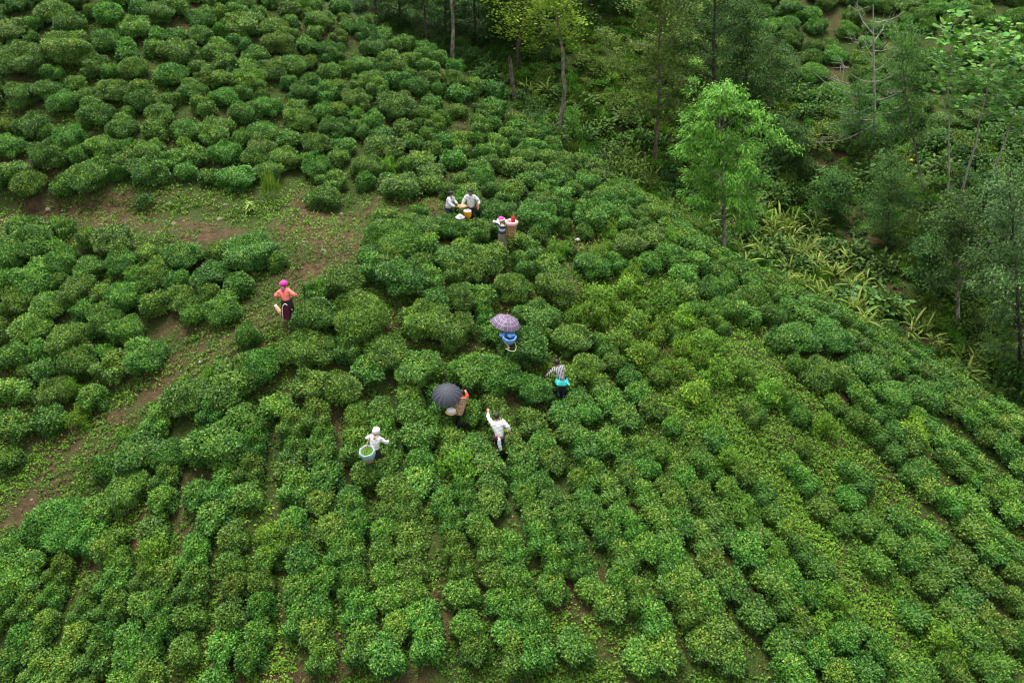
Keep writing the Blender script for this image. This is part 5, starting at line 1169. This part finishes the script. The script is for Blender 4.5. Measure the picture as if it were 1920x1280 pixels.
# ------------------------------------------------------------------ stones, scraps, small plants
M['stone'] = bark_mat('stone', (0.085, 0.060, 0.042), (0.20, 0.165, 0.13), 7, 0.9)
def rock_mesh(seed):
    bm = bmesh.new(); bmesh.ops.create_icosphere(bm, subdivisions=2, radius=1); rng = np.random.default_rng(seed); k = rng.normal(size=(5, 3)) * 2; ph = rng.uniform(0, 6, 5)
    for v in bm.verts: v.co *= 1 + 0.16 * sum(math.sin(float(np.dot(k[i], v.co[:])) + ph[i]) for i in range(5)) / 2
    for v in bm.verts: v.co.z *= 0.6
    me = bpy.data.meshes.new('rock'); bm.to_mesh(me); bm.free(); me.materials.append(M['stone']); return me
ROCK = [rock_mesh(i) for i in range(4)]
for i, (u, v, w, lab) in enumerate([(92, 396, 15, 'brown rock in the bank near the left edge, leftmost of the stones'), (118, 395, 9, 'small stone just right of the leftmost rock in the bank'), (318, 383, 14, 'dark rock in the bank right of the small path shrub'), (326, 419, 14, 'pale brown rock on the path below the small path shrub'), (422, 386, 10, 'grey stone on the bank left of the light green bank plant'), (440, 387, 9, 'grey stone on the bank touching the light green bank plant'), (412, 411, 18, 'flat tan rock under the two grey bank stones'), (549, 404, 8, 'small grey stone at the foot of bank below the grass tuft'), (640, 402, 12, 'brown stone at the foot of the bush hanging over the path'), (568, 454, 12, 'pale stone on the grassy path bend, upper one'), (558, 459, 8, 'small pale stone beside the upper stone on the path bend'), (605, 470, 16, 'flat pale stone set into the path bend'), (635, 477, 9, 'pale stone at right end of the path bend'), (345, 414, 7, 'small stone right of the pale brown path rock'), (30, 405, 10, 'brown stone at far left of the bank'), (376, 672, 9, 'pale stone on the lower path above the wide bush'), (60, 938, 10, 'pale stone on the lower path at left edge')]):
    p = hit(u, v); d = proj(p)[2]; o = obj('rock', ROCK[i % 4], None, (p[0], p[1], p[2] - 0.02)); s_ = w * d / FPX * 0.45; o.scale = (s_, s_ * 0.8, s_ * 0.9); o.rotation_euler = (0, 0, random.uniform(0, 6)); tag(o, lab, 'rock', 'stones along the footpath')
for u, v, lab, w in [(1083, 454, 'crumpled white plastic scrap on the soil strip, larger one', 8), (1090, 466, 'small white scrap just below the larger plastic scrap', 4), (377, 683, 'white twig-like scrap lying on the lower path', 6), (1152, 598, 'tiny white scrap among the young yellow-green tea', 4), (1680, 171, 'white scrap beside the bare tree on the far slope', 6)]:
    p = hit(u, v); d = proj(p)[2]; s_ = w * d / FPX * 0.6; o = ellip('plastic_scrap', M['white'], None, (p[0], p[1], p[2] + s_ * 0.5), (s_, s_ * 0.7, s_ * 0.6), seed=int(u), noise=0.35, seg=12); tag(o, lab, 'litter', 'scraps of white litter')
M['lime'] = leaf_mat('lime_leaf', [(0.0, (0.12, 0.22, 0.02)), (1.0, (0.30, 0.38, 0.05))], 0.5, 0.01, 0.1, 0.3)
p = hit(469, 398); root = empty('bank_plant', tuple(p)); rng = np.random.default_rng(2)
LL = [lance_leaf('lime_leaf', M['lime'], 1, 0.3, v, 0.5) for v in (0.2, 0.7)]
obj('stem', tube([(np.array([[0, 0, -0.05], [0.02, 0, 0.45]]), [0.014, 0.006])], M['olive'], 5, 'stem'), root)
for j in range(26):
    lf = obj('leaf', LL[j % 2], root, (0, 0, 0.12 + 0.33 * j / 26)); lf.rotation_euler = (random.uniform(-0.2, 0.7), 0, j * 2.4); s_ = 0.36 * (1 - 0.4 * j / 26); lf.scale = (s_, s_, s_)
tag(root, 'light green leafy plant growing on the bank above the footpath', 'plant')
p = hit(272, 383, 0.2); o = obj('leafy_herb', SHRUB['dark'][0], None, (p[0], p[1], p[2])); o.scale = (0.75, 0.7, 0.7); tag(o, 'small dark shrub alone on the footpath at left', 'shrub')
p = hit(1703, 330); fl = empty('yellow_flower', tuple(p)); obj('stem', tube([(np.array([[0, 0, -0.1], [0.02, 0, 0.5], [0, 0, 0.9]]), [0.014, 0.01, 0.006])], M['olive'], 5, 'stem'), fl); M['petal'] = fabric('yellow_petal', (0.75, 0.42, 0.01)); ellip('bloom', M['petal'], fl, (0, 0, 0.95), (0.10, 0.10, 0.08), seed=1, noise=0.15, seg=12); tag(fl, 'single yellow flower beside the dense conical tree', 'flower')

# ------------------------------------------------------------------ labels that single out each tea bush
LAND = [(527, 560, 'coral-shirted person'), (952, 604, 'plaid umbrella'), (838, 740, 'black umbrella'), (690, 840, 'white-scarfed person'), (922, 815, 'arm-raising person'), (1040, 712, 'striped-shirt person'),
        (940, 440, 'pink-capped person'), (862, 388, 'pair in white shirts'), (1360, 480, 'bright green tree'), (1045, 250, 'curving tree trunk'), (968, 195, 'broken trunk'), (468, 392, 'light green bank plant'), (849, 105, 'pale leaning trunk'),
        (0, 1280, 'bottom left corner'), (1920, 1280, 'bottom right corner'), (960, 1280, 'bottom edge middle'), (480, 1280, 'bottom edge left quarter'), (1440, 1280, 'bottom edge right quarter'), (1920, 1030, 'lower right edge'), (0, 1040, 'lower path end'),
        (0, 0, 'top left corner'), (0, 405, 'left end of the path'), (300, 0, 'top edge left half'), (620, 0, 'top of the tea ridge'), (1795, 610, 'broad-crowned valley tree'), (0, 640, 'left edge middle'), (1920, 790, 'right end of the ridge'), (1640, 260, 'bare grey tree'), (272, 385, 'small shrub on the path'), (1083, 454, 'white plastic scrap'), (0, 1160, 'lower left edge'), (1920, 1160, 'far lower right edge'), (240, 1280, 'bottom edge far left'), (720, 1280, 'bottom edge left middle'), (1200, 1280, 'bottom edge right middle'), (1680, 1280, 'bottom edge far right'), (1230, 1000, 'UNUSED')][:-1]
DIRS = ['right of', 'up and right of', 'directly above', 'up and left of', 'left of', 'down and left of', 'directly below', 'down and right of']
_T = ['', 'second', 'third', 'fourth', 'fifth', 'sixth', 'seventh', 'eighth', 'ninth', 'tenth', 'eleventh', 'twelfth', 'thirteenth', 'fourteenth', 'fifteenth', 'sixteenth', 'seventeenth', 'eighteenth', 'nineteenth', 'twentieth']
_T += [t + '-' + q for t in ('twenty', 'thirty', 'forty') for q in ['first'] + _T[1:9]]
ORD = [(t + ' nearest').strip() for t in _T]
def place_words(items, most=44):
    ranks = {}; key = lambda li, b: (li, int(round(math.atan2(LAND[li][1] - b['v'], b['u'] - LAND[li][0]) / (math.pi / 4))) % 8)
    for li, (lu, lv_, nm) in enumerate(LAND):
        for b in sorted(items, key=lambda b: math.hypot(b['u'] - lu, b['v'] - lv_)): ranks.setdefault(key(li, b), []).append(b)
    for b in items:
        c = min((next(i for i, q in enumerate(ranks[key(li, b)]) if q is b), math.hypot(b['u'] - LAND[li][0], b['v'] - LAND[li][1]), li) for li in range(len(LAND)))
        b['where'] = '%s one %s the %s' % (ORD[min(c[0], most)], DIRS[key(c[2], b)[1]], LAND[c[2]][2])
place_words(bushes)
for b in bushes[:N_SINGLE]:
    look = ('yellow-green young' if b['young'] else ('broad' if b['r'] > 0.95 else ('small' if b['r'] < 0.62 else 'rounded')))
    tag(b['o'], '%s tea bush, %s' % (look, b['where']), 'tea bush', 'young tea bushes' if b['young'] else 'tea bushes on the near slope')
LAND += [(1543, 480, 'upper blue-green reed'), (1590, 560, 'lower blue-green reed'), (1640, 578, 'pale broadleaf shrub')]
place_words(canes)
for c in canes: tag(c['o'], 'arching yellow-bladed cane plant, ' + c['where'], 'cane plant', c['g'])
